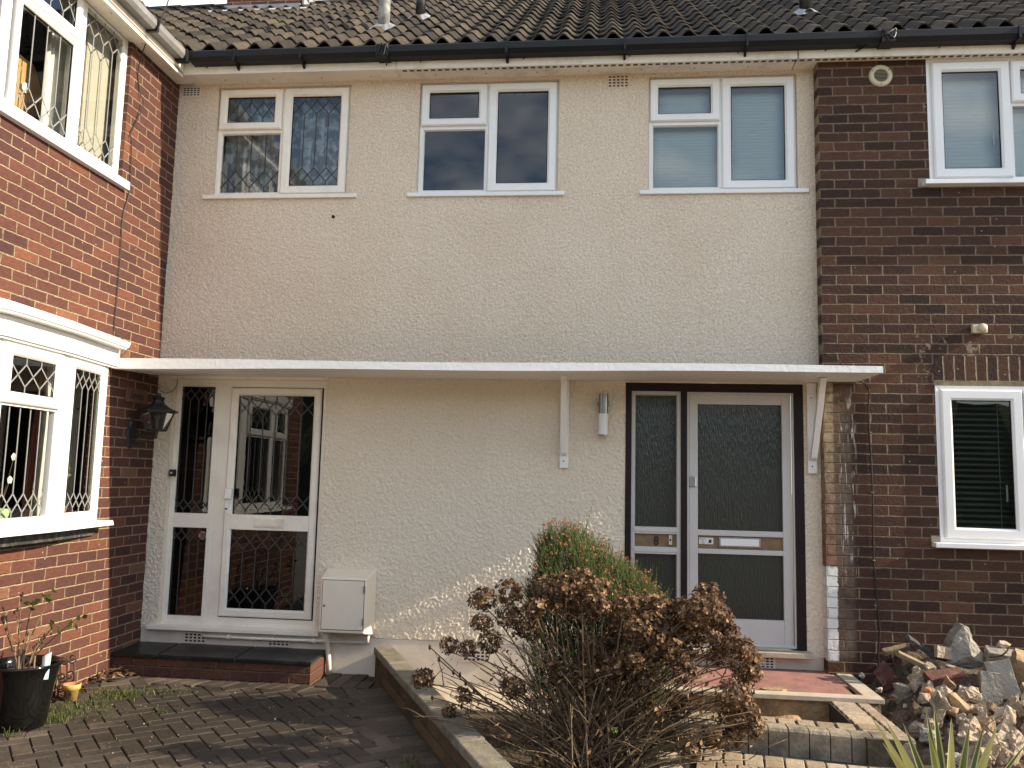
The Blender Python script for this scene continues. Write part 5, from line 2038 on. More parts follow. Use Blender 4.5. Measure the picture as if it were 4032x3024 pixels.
# the sandy pit floor
mb = MB()
nx, ny = 40, 16
B = len(mb.v)
for j in range(ny + 1):
    for i in range(nx + 1):
        x = 0.1 + 1.40 * i / nx
        y = -0.79 - 0.56 * j / ny
        h = -0.03 + 0.06 * noise.noise((x * 4, y * 5, 1.0)) + 0.05 * math.exp(-((x - 1.2) ** 2 / 0.03 + (y + 1.02) ** 2 / 0.02)) - 0.03 * (x > 1.3)
        h += 0.03 * max(0.0, 0.5 - x)
        mb.v.append((x, y, min(h, 0.06)))
for j in range(ny):
    for i in range(nx):
        a = B + j * (nx + 1) + i
        mb.f.append((a, a + 1, a + nx + 2, a + nx + 1))
        mb.m.append(0)
        mb.r.append(0)
tag(mb.build('sand', M['sand'], None, recalc=False, smooth=True), 'rough yellow sand in the open pit behind the paved step', 'sand', kind='stuff')

# ------------------------------------------------------------------ rubble heap


def ss(t):
    t = max(0.0, min(1.0, t))
    return t * t * (3 - 2 * t)


def heap(x, y):
    return -0.05 + 0.345 * ss((y + 1.75) / 1.6) * ss((x - 1.78) / 0.55) + 0.05 * ss((y + 2.2) / 1.2) * ss((x - 1.75) / 0.2)


mb = MB()
nx, ny = 70, 56
for j in range(ny + 1):
    for i in range(nx + 1):
        x = 1.76 + 2.6 * i / nx
        y = -0.112 - 2.35 * j / ny
        h = heap(x, y) - 0.05 + 0.05 * noise.noise((x * 7, y * 7, 3)) + 0.022 * noise.noise((x * 22, y * 22, 5))
        mb.v.append((x, y, max(h, -0.12)))
for j in range(ny):
    for i in range(nx):
        a = j * (nx + 1) + i
        mb.f.append((a, a + 1, a + nx + 2, a + nx + 1))
        mb.m.append(0)
        mb.r.append(0)
tag(mb.build('rubble_mound', M['debris'], None, recalc=False), 'fine dirt and crushed debris under the rubble', 'debris', kind='stuff')


def chunk(name, label, c, size, rot, mat, rough=0.12, npts=16, group=None, cat='rubble', box=False, seed=0, ylim=True):
    rng = random.Random(seed)
    bm = bmesh.new()
    if box:
        bmesh.ops.create_cube(bm, size=1.0)
        bmesh.ops.subdivide_edges(bm, edges=bm.edges, cuts=4, use_grid_fill=True)
        for v in bm.verts:
            edge = sum(abs(abs(q) - 0.5) < 1e-4 for q in v.co)
            k = rough * (0.35 if edge < 2 else 0.8)
            v.co += Vector(noise.noise_vector(v.co * 3.1 + Vector((seed, 0, 0)))) * k
    else:
        for _ in range(npts):
            d = Vector((rng.gauss(0, 1), rng.gauss(0, 1), rng.gauss(0, 1))).normalized()
            bm.verts.new(d * rng.uniform(0.40, 0.56))
        r = bmesh.ops.convex_hull(bm, input=bm.verts)
        bmesh.ops.delete(bm, geom=[g for g in r['geom_interior'] if isinstance(g, bmesh.types.BMVert)], context='VERTS')
        bmesh.ops.triangulate(bm, faces=bm.faces)
        bmesh.ops.subdivide_edges(bm, edges=bm.edges, cuts=3, use_grid_fill=True)
        for v in bm.verts:
            q = v.co + Vector((seed * 1.7, 2, 0))
            v.co += Vector(noise.noise_vector(q * 3.2)) * rough + Vector(noise.noise_vector(q * 9)) * rough * 0.45
    sc = Vector(size)
    R_ = (Matrix.Rotation(rot[2], 3, 'Z') @ Matrix.Rotation(rot[1], 3, 'Y') @ Matrix.Rotation(rot[0], 3, 'X'))
    for v in bm.verts:
        v.co = R_ @ Vector((v.co.x * sc.x, v.co.y * sc.y, v.co.z * sc.z))
    bmesh.ops.recalc_face_normals(bm, faces=bm.faces)
    me = bpy.data.meshes.new(name)
    bm.to_mesh(me)
    bm.free()
    me.materials.append(M[mat])
    o = bpy.data.objects.new(name, me)
    my = max(v.co.y for v in me.vertices)
    c = list(c)
    if cat == 'rubble' and c[0] > 1.95:
        c[2] = -0.05 + (c[2] + 0.05) * 0.87
    if ylim and c[1] + my > -0.113:
        c[1] = -0.113 - my
    o.location = c
    COL.objects.link(o)
    return tag(o, label, cat, group)


R = math.radians
chunk('loose_brick', 'tilted red brick leaning at the left end of the rubble by the wall', (2.03, -0.30, 0.19), (0.11, 0.20, 0.07), (R(25), R(-52), R(-20)), 'redbrick', 0.06, box=True, seed=1)
chunk('loose_brick', 'dark red brick lying across the middle of the rubble', (2.27, -0.67, 0.28), (0.225, 0.105, 0.07), (R(20), R(-8), R(6)), 'redbrick', 0.05, box=True, seed=2)
chunk('tarred_board', 'black tarred board sloping against the back of the rubble', (2.30, -0.30, 0.40), (0.30, 0.09, 0.025), (R(20), R(33), R(8)), 'tar', 0.05, box=True, seed=3)
chunk('timber_scrap', 'splintered pale timber strip lying below the tarred board', (2.19, -0.40, 0.33), (0.24, 0.06, 0.03), (R(10), R(24), R(-5)), 'oldwood', 0.08, box=True, seed=4)
chunk('timber_scrap', 'short brown timber offcut at the back of the rubble left of the tarred board', (2.12, -0.22, 0.38), (0.17, 0.05, 0.03), (R(15), R(-14), R(5)), 'oldwood', 0.08, box=True, seed=41)
# tall jagged wedge
wm = MB()
WZ = -0.055
pf = [(-0.14, -0.12), (0.16, -0.13), (0.11, -0.02), (0.055, 0.06), (0.035, 0.14), (-0.005, 0.16), (-0.05, 0.10), (-0.09, 0.02)]
fr_, bk = [], []
for i, (a, b_) in enumerate(pf):
    fr_.append((2.53 + a + 0.012 * noise.noise((i, 0, 0)), -0.36 - 0.04 * (0.2 - b_) + 0.015 * noise.noise((i, 3, 0)), 0.43 + WZ + b_))
    bk.append((2.53 + a * 0.95, -0.24, 0.43 + WZ + b_ * 0.97))
B = len(wm.v)
wm.v += fr_ + bk
cidx = len(wm.v)
wm.v.append((2.545, -0.425, 0.40 + WZ))
n_ = len(pf)
for i in range(n_):
    wm.f.append((i, (i + 1) % n_, cidx))
    wm.f.append((i, n_ + i, n_ + (i + 1) % n_, (i + 1) % n_))
    wm.m += [0, 0]
    wm.r += [0, 0]
wm.f.append(tuple(n_ + i for i in range(n_))[::-1])
wm.m.append(0)
wm.r.append(0)
o = wm.build('concrete_lump', M['greyslab'], None, (2.53, -0.32, 0.31))
tag(o, 'tall jagged wedge of grey concrete standing highest in the rubble', 'rubble')
sm_ = o.modifiers.new('sub', 'SUBSURF')
sm_.subdivision_type = 'SIMPLE'
sm_.levels = sm_.render_levels = 3
tx = bpy.data.textures.new('rough', 'CLOUDS')
tx.noise_scale = 0.06
dm = o.modifiers.new('disp', 'DISPLACE')
dm.texture = tx
dm.strength = 0.03
chunk('broken_slab', 'square grey fragment beside the tall concrete wedge', (2.385, -0.36, 0.40), (0.10, 0.05, 0.08), (R(-15), R(10), R(4)), 'concrete', 0.06, box=True, seed=6)
chunk('broken_slab', 'light grey flat slab right of the tall concrete wedge', (2.76, -0.40, 0.405), (0.20, 0.13, 0.06), (R(12), R(6), R(-14)), 'greyslab', 0.06, box=True, seed=7)
chunk('rubble_stone', 'rounded stone perched on top of the light grey slab', (2.79, -0.33, 0.475), (0.11, 0.08, 0.07), (0, 0, 0.4), 'concrete', 0.05, seed=8)
chunk('broken_slab', 'large brown block leaning at the right edge of the rubble', (2.79, -0.62, 0.33), (0.20, 0.14, 0.20), (R(20), R(28), R(-12)), 'tanstone', 0.12, box=True, seed=9)
chunk('broken_slab', 'upright grey cement slab with a smooth face in the rubble', (2.475, -0.84, 0.25), (0.115, 0.05, 0.22), (R(-14), R(3), R(-10)), 'greyslab', 0.05, box=True, seed=10)
chunk('broken_slab', 'large grey cement slab tipped behind the upright one', (2.585, -0.76, 0.30), (0.15, 0.10, 0.24), (R(-24), R(-12), R(-14)), 'greyslab', 0.07, box=True, seed=11)
chunk('broken_slab', 'tan split block lying in sun at the right of the heap', (2.66, -1.06, 0.19), (0.17, 0.15, 0.10), (R(24), R(-22), R(16)), 'tanstone', 0.08, box=True, seed=12)
chunk('broken_slab', 'wide pale concrete slab on the right below the brown block', (2.80, -0.85, 0.22), (0.24, 0.16, 0.09), (R(10), R(8), R(-8)), 'concrete', 0.1, box=True, seed=13)
chunk('rubble_stone', 'small orange brick fragment in front of the dark red brick', (2.13, -0.76, 0.21), (0.06, 0.05, 0.06), (0.3, 0.2, 0), 'terracotta', 0.08, seed=14)
big = [(2.09, -0.80, 0.15, .10), (2.17, -0.90, 0.18, .15), (2.24, -0.98, 0.17, .13), (2.33, -0.9, 0.23, .12), (2.02, -0.86, 0.10, .09), (2.15, -0.54, 0.27, .10), (2.23, -0.53, 0.31, .09), (2.14, -0.33, 0.29, .06), (2.10, -1.06, 0.09, .11), (2.43, -1.12, 0.14, .14), (2.31, -1.14, 0.12, .12), (2.20, -1.22, 0.07, .12), (2.02, -1.10, 0.05, .10), (1.93, -1.10, 0.01, .10), (2.12, -1.30, 0.03, .11), (2.38, -1.28, 0.07, .13), (2.18, -1.04, 0.13, .10), (2.40, -1.03, 0.18, .09), (2.52, -1.24, 0.10, .13), (2.23, -1.12, 0.11, .08), (2.05, -0.95, 0.09, .10), (2.30, -1.05, 0.16, .09), (2.0, -1.22, 0.02, .09), (2.28, -1.38, 0.02, .10), (2.48, -1.40, 0.04, .11), (2.62, -1.32, 0.09, .12), (2.66, -1.18, 0.14, .09), (2.08, -0.66, 0.2, .07), (2.36, -0.56, 0.33, .07), (1.96, -0.62, 0.10, .06), (1.93, -0.45, 0.09, .06), (2.80, -1.14, 0.14, .12), (2.85, -1.0, 0.18, .10), (2.95, -0.7, 0.28, .14), (2.95, -0.4, 0.36, .12), (3.1, -0.9, 0.22, .14)]
rl = random.Random(21)
for i, (x, y, z, s_) in enumerate(big):
    o = chunk('concrete_lump', 'broken pale lump of concrete in the sunlit rubble heap', (x, y, z + 0.01), (s_ * 1.15 * rl.uniform(.85, 1.25), s_ * rl.uniform(.7, 1), s_ * rl.uniform(.65, .95)), (rl.uniform(0, 3), rl.uniform(0, 3), rl.uniform(0, 6)), rl.choice(['concrete', 'concrete', 'concrete', 'tanstone']), 0.09, 14, 'concrete lumps in the rubble heap', seed=100 + i)
for i in range(66):
    x, y = rl.uniform(1.95, 3.0), rl.uniform(-1.55, -0.55)
    if x < 2.02 and y > -0.9:
        continue
    s_ = rl.uniform(0.09, 0.17)
    chunk('concrete_lump', 'broken pale lump of concrete in the sunlit rubble heap', (x, y, heap(x, y) - 0.03 + s_ * 0.2), (s_ * rl.uniform(.9, 1.5), s_ * rl.uniform(.7, 1), s_ * rl.uniform(.6, .95)), (rl.uniform(0, 3), rl.uniform(0, 3), rl.uniform(0, 6)), rl.choice(['concrete', 'concrete', 'concrete', 'greyslab', 'tanstone', 'concrete']), 0.12, 12, 'concrete lumps in the rubble heap', seed=700 + i)
for i in range(150):
    x, y = rl.uniform(1.86, 2.9), rl.uniform(-1.5, -0.2)
    if x < 1.80 + 0.1 or (x < 1.95 and y < -1.3):
        continue
    s_ = rl.uniform(0.018, 0.06)
    chunk('rubble_pebble', 'small broken stone scattered over the rubble heap', (x, y, heap(x, y) - 0.035 + s_ * 0.3), (s_ * 1.2, s_, s_ * 0.8), (rl.uniform(0, 3), rl.uniform(0, 3), 0), rl.choice(['concrete', 'concrete', 'tanstone', 'redbrick', 'greyslab']), 0.07, 9, 'small stones in the rubble heap', seed=300 + i)
chunk('rubble_stone', 'white lump lying in the shaded sandy pit', (1.335, -1.03, 0.0), (0.055, 0.035, 0.045), (0, 0, 0), 'white', 0.03, seed=15)
chunk('rubble_stone', 'round grey stone at the brick wall foot beside the red doorstep', (1.90, -0.16, 0.12), (0.055, 0.04, 0.055), (0, 0, 0), 'greyslab', 0.02, seed=16)
# a pale broken branch lying on the rubble
cable('branch', 'pale dry stick lying on the rubble by the grey slab', [(2.60, -0.55, 0.36), (2.66, -0.56, 0.37), (2.70, -0.57, 0.40), (2.73, -0.55, 0.43)], 0.005, 'twig')
bpy.context.scene.objects['branch']['category'] = 'stick'

# ------------------------------------------------------------------ pots and plants on the left
pc = Vector((-3.385, -1.68, -0.07))
pt = thing('plant_pot', 'large glossy black plant pot on the drive by the brick wall', 'plant pot', pc)
mb = MB()
mb.lathe(pc, [(0, 0.0), (0.138, 0.0), (0.146, 0.010), (0.156, 0.10), (0.170, 0.21), (0.188, 0.30), (0.202, 0.348), (0.209, 0.357), (0.210, 0.366), (0.203, 0.371), (0.192, 0.366), (0.183, 0.335), (0.176, 0.29)], 48)
mb.build('pot', M['glazed'], pt, smooth=True)
mb = MB()
for i in range(24):
    a0, a1 = 2 * math.pi * i / 24, 2 * math.pi * (i + 1) / 24
    mb.face([(pc.x, pc.y, 0.255), (pc.x + 0.178 * math.cos(a0), pc.y + 0.178 * math.sin(a0), 0.235), (pc.x + 0.178 * math.cos(a1), pc.y + 0.178 * math.sin(a1), 0.235)])
mb.build('soil', M['peat'], pt)


def bez(p0, p1, p2, n=7):
    return [p0.lerp(p1, t / n).lerp(p1.lerp(p2, t / n), t / n) for t in range(n + 1)]


rose = thing('rose_plant', 'straggly rose with few green leaves growing in the black pot', 'plant', (pc.x, pc.y, 0.25))
stm, lvs = MB(), MB()
rr = random.Random(8)
ends = [(-3.345, -1.70, 0.65, 1), (-3.24, -1.68, 0.70, 1), (-3.076, -1.70, 0.56, 1), (-3.19, -1.72, 0.52, 1), (-3.432, -1.7, 0.70, 0), (-3.482, -1.66, 0.585, 0), (-3.543, -1.7, 0.557, 0), (-3.50, -1.75, 0.62, 0), (-3.25, -1.72, 0.44, 0), (-3.40, -1.65, 0.48, 0), (-3.30, -1.6, 0.47, 0)]
for (x, y, z, lf) in ends:
    p0 = pc + Vector((rr.uniform(-.06, .06), rr.uniform(-.05, .05), 0.31))
    p2 = Vector((x, y, z))
    p1 = p0.lerp(p2, 0.5) + Vector((rr.uniform(-.05, .05), rr.uniform(-.03, .03), 0.05))
    pts = bez(p0, p1, p2)
    v_ = rr.random()
    stm.tube(pts, 0.0055, 0.002, n=6, r=v_)
    for q in range(3):
        b0 = pts[rr.randint(2, 6)]
        d = Vector((rr.uniform(-.05, .05), rr.uniform(-.04, .02), rr.uniform(0, .06)))
        stm.tube([b0, b0 + d * 0.6, b0 + d], 0.0022, 0.0012, n=4, r=rr.random())
    if lf:
        for q in range(6):
            a = rr.uniform(0, 6.28)
            c = p2 + Vector((rr.uniform(-.05, .05), rr.uniform(-.03, .03), rr.uniform(-.04, .03)))
            d = Vector((math.cos(a), rr.uniform(-.5, .5), math.sin(a) * 0.7)).normalized() * 0.042
            e = d.cross(Vector((0.2, 1, 0.3))).normalized() * 0.013
            k = Vector((0, 0, 0.005))
            vv = rr.random()
            lvs.face([c, c + d * 0.35 + e - k, c + d * 0.75 + e * 0.8 - k, c + d, ], 0, vv)
            lvs.face([c, c + d, c + d * 0.75 - e * 0.8 - k, c + d * 0.35 - e - k], 0, vv)
    else:
        for q in range(4):
            c = pts[-1 - q % 3] + Vector((rr.uniform(-.02, .02), 0, rr.uniform(-.02, .02)))
            stm.lathe(c, [(0, -0.012), (0.008, -0.004), (0.007, 0.006), (0, 0.012)], 6)
stm.build('stem', M['twig'], rose)
tag(lvs.build('foliage', M['leaf'], rose, recalc=False), kind='stuff')

mb = MB()
for i in range(9):
    a0, a1 = -1.3 + i * 0.29, -1.3 + (i + 1) * 0.29
    for s_ in (1,):
        mb.face([(-3.215 + 0.024 * math.sin(a0), -1.72 - 0.024 * math.cos(a0), 0.22), (-3.215 + 0.024 * math.sin(a1), -1.72 - 0.024 * math.cos(a1), 0.22),
                 (-3.21 + 0.029 * math.sin(a1), -1.72 - 0.029 * math.cos(a1), 0.345 + 0.004 * i), (-3.21 + 0.029 * math.sin(a0), -1.72 - 0.029 * math.cos(a0), 0.345 + 0.004 * (i - 1))], 1 if i > 6 else 0)
o = mb.build('plant_label', [M['plastic_white'], M['teal']], None, (-3.215, -1.72, 0.22), recalc=False)
so_ = o.modifiers.new('solid', 'SOLIDIFY')
so_.thickness = 0.002
tag(o, 'curled white plastic plant label stuck in the black pot', 'plant label')

sc0 = Vector((-3.44, -1.10, -0.075))
sp2 = thing('flower_pot', 'little empty yellow glazed terracotta flowerpot beside the black pot', 'flowerpot', sc0)
mb = MB()
mb.lathe(sc0, [(0, 0.0), (0.036, 0.0), (0.046, 0.075), (0.054, 0.078), (0.057, 0.108), (0.054, 0.112), (0.049, 0.108), (0.045, 0.08), (0.036, 0.02), (0, 0.02)], 28, mis=[0, 0, 0, 0, 0, 1, 1, 1, 1])
mb.build('pot', [M['yellow'], M['terracotta']], sp2, smooth=True)
mb = MB()
for a0 in (-1.9, -1.2):
    for k in range(8):
        t0, t1 = k / 8 * 4.5, (k + 1) / 8 * 4.5
        p = []
        for t_ in (t0, t1):
            an = a0 + 0.22 * math.cos(t_)
            p.append((sc0.x + 0.0455 * math.cos(an), sc0.y + 0.0455 * math.sin(an), sc0.z + 0.045 + 0.014 * math.sin(t_)))
        mb.tube(p, 0.0028, n=4)
mb.build('painted_scroll', M['gasket'], sp2)

ir = thing('iron_scroll', 'rusty wrought iron scrollwork stand behind the yellow flowerpot', 'ironwork', (-3.52, -1.04, -0.075))


def spiral(c, r0, turns, d, n=22, ph=0.0):
    return [Vector((c[0] + (r0 * (1 - i / n * 0.8)) * math.cos(ph + d * turns * 2 * math.pi * i / n), c[1], c[2] + (r0 * (1 - i / n * 0.8)) * math.sin(ph + d * turns * 2 * math.pi * i / n))) for i in range(n + 1)]


for (c, r0, d, ph) in (((-3.49, -1.04, 0.185), 0.035, 1, 3.6), ((-3.55, -1.04, 0.17), 0.030, -1, -0.4), ((-3.50, -1.04, 0.07), 0.045, 1, 3.8), ((-3.555, -1.04, 0.06), 0.035, -1, -0.6), ((-3.49, -1.04, 0.0), 0.035, 1, 3.4), ((-3.56, -1.04, -0.01), 0.03, -1, -0.2)):
    mb = MB()
    mb.tube(spiral(c, r0, 1.4, d, ph=ph), 0.0055, n=6)
    mb.build('scroll', M['rust'], ir)
for x in (-3.575, -3.47, -3.525):
    mb = MB()
    mb.tube([(x, -1.04, -0.075), (x + 0.01, -1.04, 0.06), (x - 0.005, -1.04, 0.16)], 0.006, n=6)
    mb.build('leg', M['rust'], ir)

# leaf litter
mb = MB()
rr = random.Random(3)
for i in range(170):
    if i < 90:
        x, y = -3.58 + abs(rr.gauss(0, 0.10)), -0.52 + rr.gauss(0, 0.09)
        z = -0.06 + max(0, 0.05 - abs(x + 3.52) * 0.3) * rr.random()
    elif i < 130:
        x, y = -3.57 + abs(rr.gauss(0, 0.03)), rr.uniform(-1.8, -0.6)
        z = -0.065
    else:
        x, y = rr.uniform(-3.4, -1.5), rr.uniform(-2.2, -0.6)
        z = -0.064
    if y > -0.40 or x < -3.59:
        continue
    a = rr.uniform(0, 6.28)
    s_ = rr.uniform(0.012, 0.032) if i < 130 else rr.uniform(0.005, 0.012)
    d, e = Vector((math.cos(a), math.sin(a), rr.uniform(-.2, .5))) * s_, Vector((-math.sin(a), math.cos(a), rr.uniform(-.3, .5))) * s_ * 0.6
    c = Vector((x, y, z + 0.01))
    v_ = rr.random()
    mb.face([c - d, c + e * 0.8, c + d, c - e * 0.8], 0, v_)
tag(mb.build('leaf_litter', M['litter'], None, recalc=False), 'dry fallen leaves drifted in the corner by the doorstep', 'leaves', kind='stuff')


def grass_patch(name, label, spots, mat='grass'):
    mb = MB()
    rg = random.Random(len(label))
    for (cx, cy, cz, sx, sy, n_, h) in spots:
        for i in range(n_):
            x, y = cx + rg.gauss(0, sx), cy + rg.gauss(0, sy)
            a = rg.uniform(0, 6.28)
            hh = h * rg.uniform(0.4, 1.2)
            b = Vector((x, y, cz))
            lean = Vector((math.cos(a), math.sin(a), 0)) * hh * rg.uniform(0.2, 0.9)
            wv = Vector((-math.sin(a), math.cos(a), 0)) * 0.0022
            m_ = b + lean * 0.4 + Vector((0, 0, hh * 0.7))
            t_ = b + lean + Vector((0, 0, hh * rg.uniform(0.6, 1.0)))
            v_ = rg.random()
            mb.face([b - wv, b + wv, m_ + wv * 0.8, m_ - wv * 0.8], 0, v_)
            mb.face([m_ - wv * 0.8, m_ + wv * 0.8, t_], 0, v_)
    return tag(mb.build(name, M[mat], None, recalc=False), label, 'grass', kind='stuff')


grass_patch('weeds', 'grassy weeds growing in the joints of the drive', [(-3.28, -1.48, -0.075, .07, .10, 420, .045), (-3.24, -1.2, -0.075, .09, .09, 240, .03), (-3.20, -0.92, -0.075, .10, .06, 380, .04), (-3.0, -0.80, -0.075, .12, .06, 170, .028), (-3.0, -1.3, -0.075, .2, .15, 200, .018), (-3.30, -1.86, -0.075, .05, .02, 30, .06), (-3.44, -1.86, -0.075, .02, .02, 16, .07), (-3.45, -1.3, -0.075, .06, .2, 160, .035), (-0.95, -2.0, -0.08, .05, .09, 90, .05), (-2.72, -1.25, -0.075, .03, .02, 40, .03), (-2.6, -2.2, -0.075, .4, .3, 120, .015)])
grass_patch('lawn', 'bright green grass under the dead hydrangea', [(0.13, -1.72, -0.135, .16, .18, 1500, .085), (0.24, -1.5, -0.135, .10, .12, 1300, .11), (0.3, -1.95, -0.135, .12, .1, 700, .10), (0.0, -2.15, -0.135, .3, .2, 900, .08), (-0.35, -1.3, -0.14, .2, .2, 350, .06), (0.35, -2.2, -0.14, .15, .2, 500, .07)])

# ------------------------------------------------------------------ dead hydrangea
hy = thing('hydrangea_shrub', 'large hydrangea bush covered in dead brown flower heads', 'shrub', (0.0, -1.95, -0.14))
HEADS = [(-0.58, -2.04, 0.82), (-0.58, -2.1, 0.71), (-0.45, -1.97, 0.85), (-0.44, -2.08, 0.75), (-0.74, -2.12, 0.59), (-0.67, -1.97, 0.55), (-0.95, -1.74, 0.33), (-0.71, -1.79, 0.26), (-0.78, -1.81, 0.18), (-0.41, -2.05, 0.38), (-0.55, -1.91, 0.58), (-0.35, -2.03, 0.68), (-0.25, -2.07, 0.88), (-0.15, -2.1, 0.91), (-0.06, -2.05, 0.94), (0.02, -1.73, 0.85), (-0.21, -1.78, 0.79), (-0.08, -1.79, 0.79), (-0.31, -1.79, 0.76), (0.04, -2.06, 0.81), (0.16, -2.01, 0.81), (0.27, -1.87, 0.81), (0.14, -1.82, 0.69), (0.3, -1.77, 0.69), (0.4, -1.75, 0.73), (0.32, -2.11, 0.69), (0.22, -1.88, 0.62), (0.1, -1.85, 0.59), (0.43, -1.92, 0.69), (0.47, -2.07, 0.81), (0.6, -1.94, 0.87), (0.55, -2.11, 0.84), (0.66, -1.73, 0.76), (0.57, -1.76, 0.7), (0.68, -1.9, 0.73), (0.61, -2.01, 0.66), (0.72, -1.74, 0.59), (0.51, -1.89, 0.59), (0.8, -1.75, 0.57), (0.85, -1.77, 0.53), (0.79, -1.92, 0.51), (0.64, -1.96, 0.56), (0.41, -1.88, 0.56), (0.29, -1.96, 0.54), (0.09, -2.08, 0.51), (0.19, -2.01, 0.48), (0.0, -1.78, 0.52), (0.46, -2.13, 0.52), (0.69, -2.13, 0.42), (0.78, -1.87, 0.38), (0.79, -2.02, 0.31), (0.7, -1.91, 0.25), (0.74, -1.94, 0.17), (0.81, -2.0, 0.23), (0.65, -1.7, 0.07), (0.49, -2.06, 0.14), (0.12, -1.96, 0.4), (0.28, -2.06, 0.43), (0.0, -1.87, 0.32), (-0.19, -2.03, 0.47), (-0.07, -1.99, 0.42), (0.44, -1.81, 0.26), (0.31, -2.01, 0.28), (0.05, -1.9, 0.19),
         (0.35, -1.6, 0.66), (0.5, -1.58, 0.62), (0.2, -1.62, 0.74), (-0.12, -1.6, 0.72), (-0.3, -2.15, 0.80), (0.62, -1.62, 0.62), (0.36, -2.0, 0.75), (0.22, -2.15, 0.72), (0.52, -2.0, 0.74), (0.75, -2.05, 0.62), (0.34, -1.98, 0.80), (0.0, -2.05, 0.84), (-0.2, -2.05, 0.84), (0.45, -1.95, 0.78), (0.38, -2.05, 0.64), (0.28, -2.0, 0.58), (0.7, -1.95, 0.66), (0.62, -2.0, 0.78), (-0.1, -2.0, 0.86), (0.2, -2.1, 0.56), (0.42, -2.1, 0.58), (0.82, -1.85, 0.46), (0.75, -1.98, 0.34), (-0.05, -2.02, 0.78), (0.3, -2.1, 0.75)]
hr = random.Random(77)
head_meshes = []


def head_mesh(k):
    rg = random.Random(900 + k)
    mb = MB()
    for i in range(135):
        d = Vector((rg.gauss(0, 1), rg.gauss(0, 1), rg.gauss(0.25, 1)))
        d.normalize()
        c = Vector((d.x * 0.066, d.y * 0.066, d.z * 0.052)) * rg.uniform(0.72, 1.12)
        a = d.orthogonal().normalized()
        b_ = d.cross(a)
        t0 = rg.uniform(0, 6.28)
        tone = rg.random()
        for q in range(rg.choice((2, 3, 4))):
            t_ = t0 + q * 1.57 + rg.uniform(-.3, .3)
            e = (a * math.cos(t_) + b_ * math.sin(t_))
            f = d.cross(e)
            s_ = rg.uniform(0.009, 0.016)
            cup = d * s_ * rg.uniform(-0.2, 1.0)
            mb.face([c, c + e * s_ * 0.6 + f * s_ * 0.55 + cup * 0.4, c + e * s_ * 1.15 + cup, c + e * s_ * 0.6 - f * s_ * 0.55 + cup * 0.5], 0, min(1, max(0, tone * 0.8 + rg.uniform(-.1, .3))))
    for i in range(14):
        d = Vector((rg.gauss(0, 1), rg.gauss(0, 1), rg.gauss(0.2, 0.8))).normalized() * 0.055
        mb.tube([(0, 0, -0.05), d * 0.5 + Vector((0, 0, -0.015)), d], 0.0013, n=3, r=0.3, caps=False)
    o = mb.build('flower_head', M['deadflower'], None, (0, 0, 0), recalc=False)
    return o


protos = [head_mesh(k) for k in range(5)]
used = set()
stems = MB()
base = Vector((0.0, -1.95, -0.14))
for i, h in enumerate(HEADS):
    k = i % 5
    if k in used:
        o = protos[k].copy()
        COL.objects.link(o)
    else:
        o = protos[k]
        used.add(k)
    o.parent = hy
    hv = Vector(h)
    o.location = hv - ORG[hy]
    s_ = hr.uniform(0.85, 1.22) * (0.75 if h[0] < -0.65 else 1.0)
    o.scale = (s_, s_, s_ * hr.uniform(0.85, 1.1))
    o.rotation_euler = (hr.uniform(-.6, .6), hr.uniform(-.6, .6), hr.uniform(0, 6.28))
    b0 = base + Vector((hr.gauss(0, 0.10), hr.gauss(0, 0.08), 0))
    mid = b0.lerp(hv, 0.55) + Vector(((b0.x - hv.x) * 0.18 + hr.uniform(-.06, .06), hr.uniform(-.06, .06), 0.10 + 0.1 * abs(hv.x)))
    if hv.z < 0.3:
        mid.z += 0.08
    pts = bez(b0, mid, hv + Vector((0, 0, -0.03)), 9)
    stems.tube(pts, hr.uniform(0.005, 0.0066), 0.0028, n=6, r=hr.random())
    for q in range(3):
        p0 = pts[hr.randint(3, 8)]
        d = Vector((hr.gauss(0, .07) + 0.05 * (1 if hv.x > 0 else -1), hr.gauss(0, .06), hr.uniform(0.02, .13)))
        stems.tube([p0, p0 + d * 0.5 + Vector((0, 0, 0.012)), p0 + d], 0.0034, 0.0018, n=5, r=hr.random())
for q in range(170):
    a = hr.uniform(-1, 1)
    b0 = base + Vector((hr.gauss(0, 0.14), hr.gauss(0, 0.1), 0))
    e = Vector((a * 0.85 + hr.uniform(-.05, .05), -1.95 + hr.gauss(0, 0.17), hr.uniform(0.05, 0.72) * (1.05 - 0.45 * abs(a))))
    mid = b0.lerp(e, 0.5) + Vector(((b0.x - e.x) * 0.22, hr.uniform(-.05, .05), hr.uniform(0.02, 0.10)))
    pts = bez(b0, mid, e, 8)
    stems.tube(pts, hr.uniform(0.0035, 0.007), 0.002, n=5, r=hr.random())
    for w_ in range(2):
        p0 = pts[hr.randint(3, 8)]
        d = Vector((hr.gauss(0, .08), hr.gauss(0, .06), hr.uniform(-0.01, .11)))
        stems.tube([p0, p0 + d * 0.5 + Vector((0, 0, 0.012)), p0 + d], 0.0026, 0.0014, n=4, r=hr.random())
for (e, z1) in (((-0.92, -1.72), 0.50), ((-0.86, -1.75), 0.44), ((-0.9, -1.7), 0.22), ((-0.98, -1.8), 0.14), ((-0.8, -1.6), 0.34)):
    b0 = base + Vector((-0.1, 0, 0.05))
    pts = bez(b0, Vector((-0.5, -1.85, 0.20)), Vector((e[0], e[1], z1)), 9)
    stems.tube(pts, 0.0065, 0.003, n=6, r=hr.random())
    for q in range(3):
        c = pts[9 - q * 2]
        stems.lathe(c, [(0, -0.02), (0.009, -0.006), (0.007, 0.008), (0, 0.02)], 7)
sto = stems.build('stems', M['twig'], hy, smooth=True)
mb = MB()
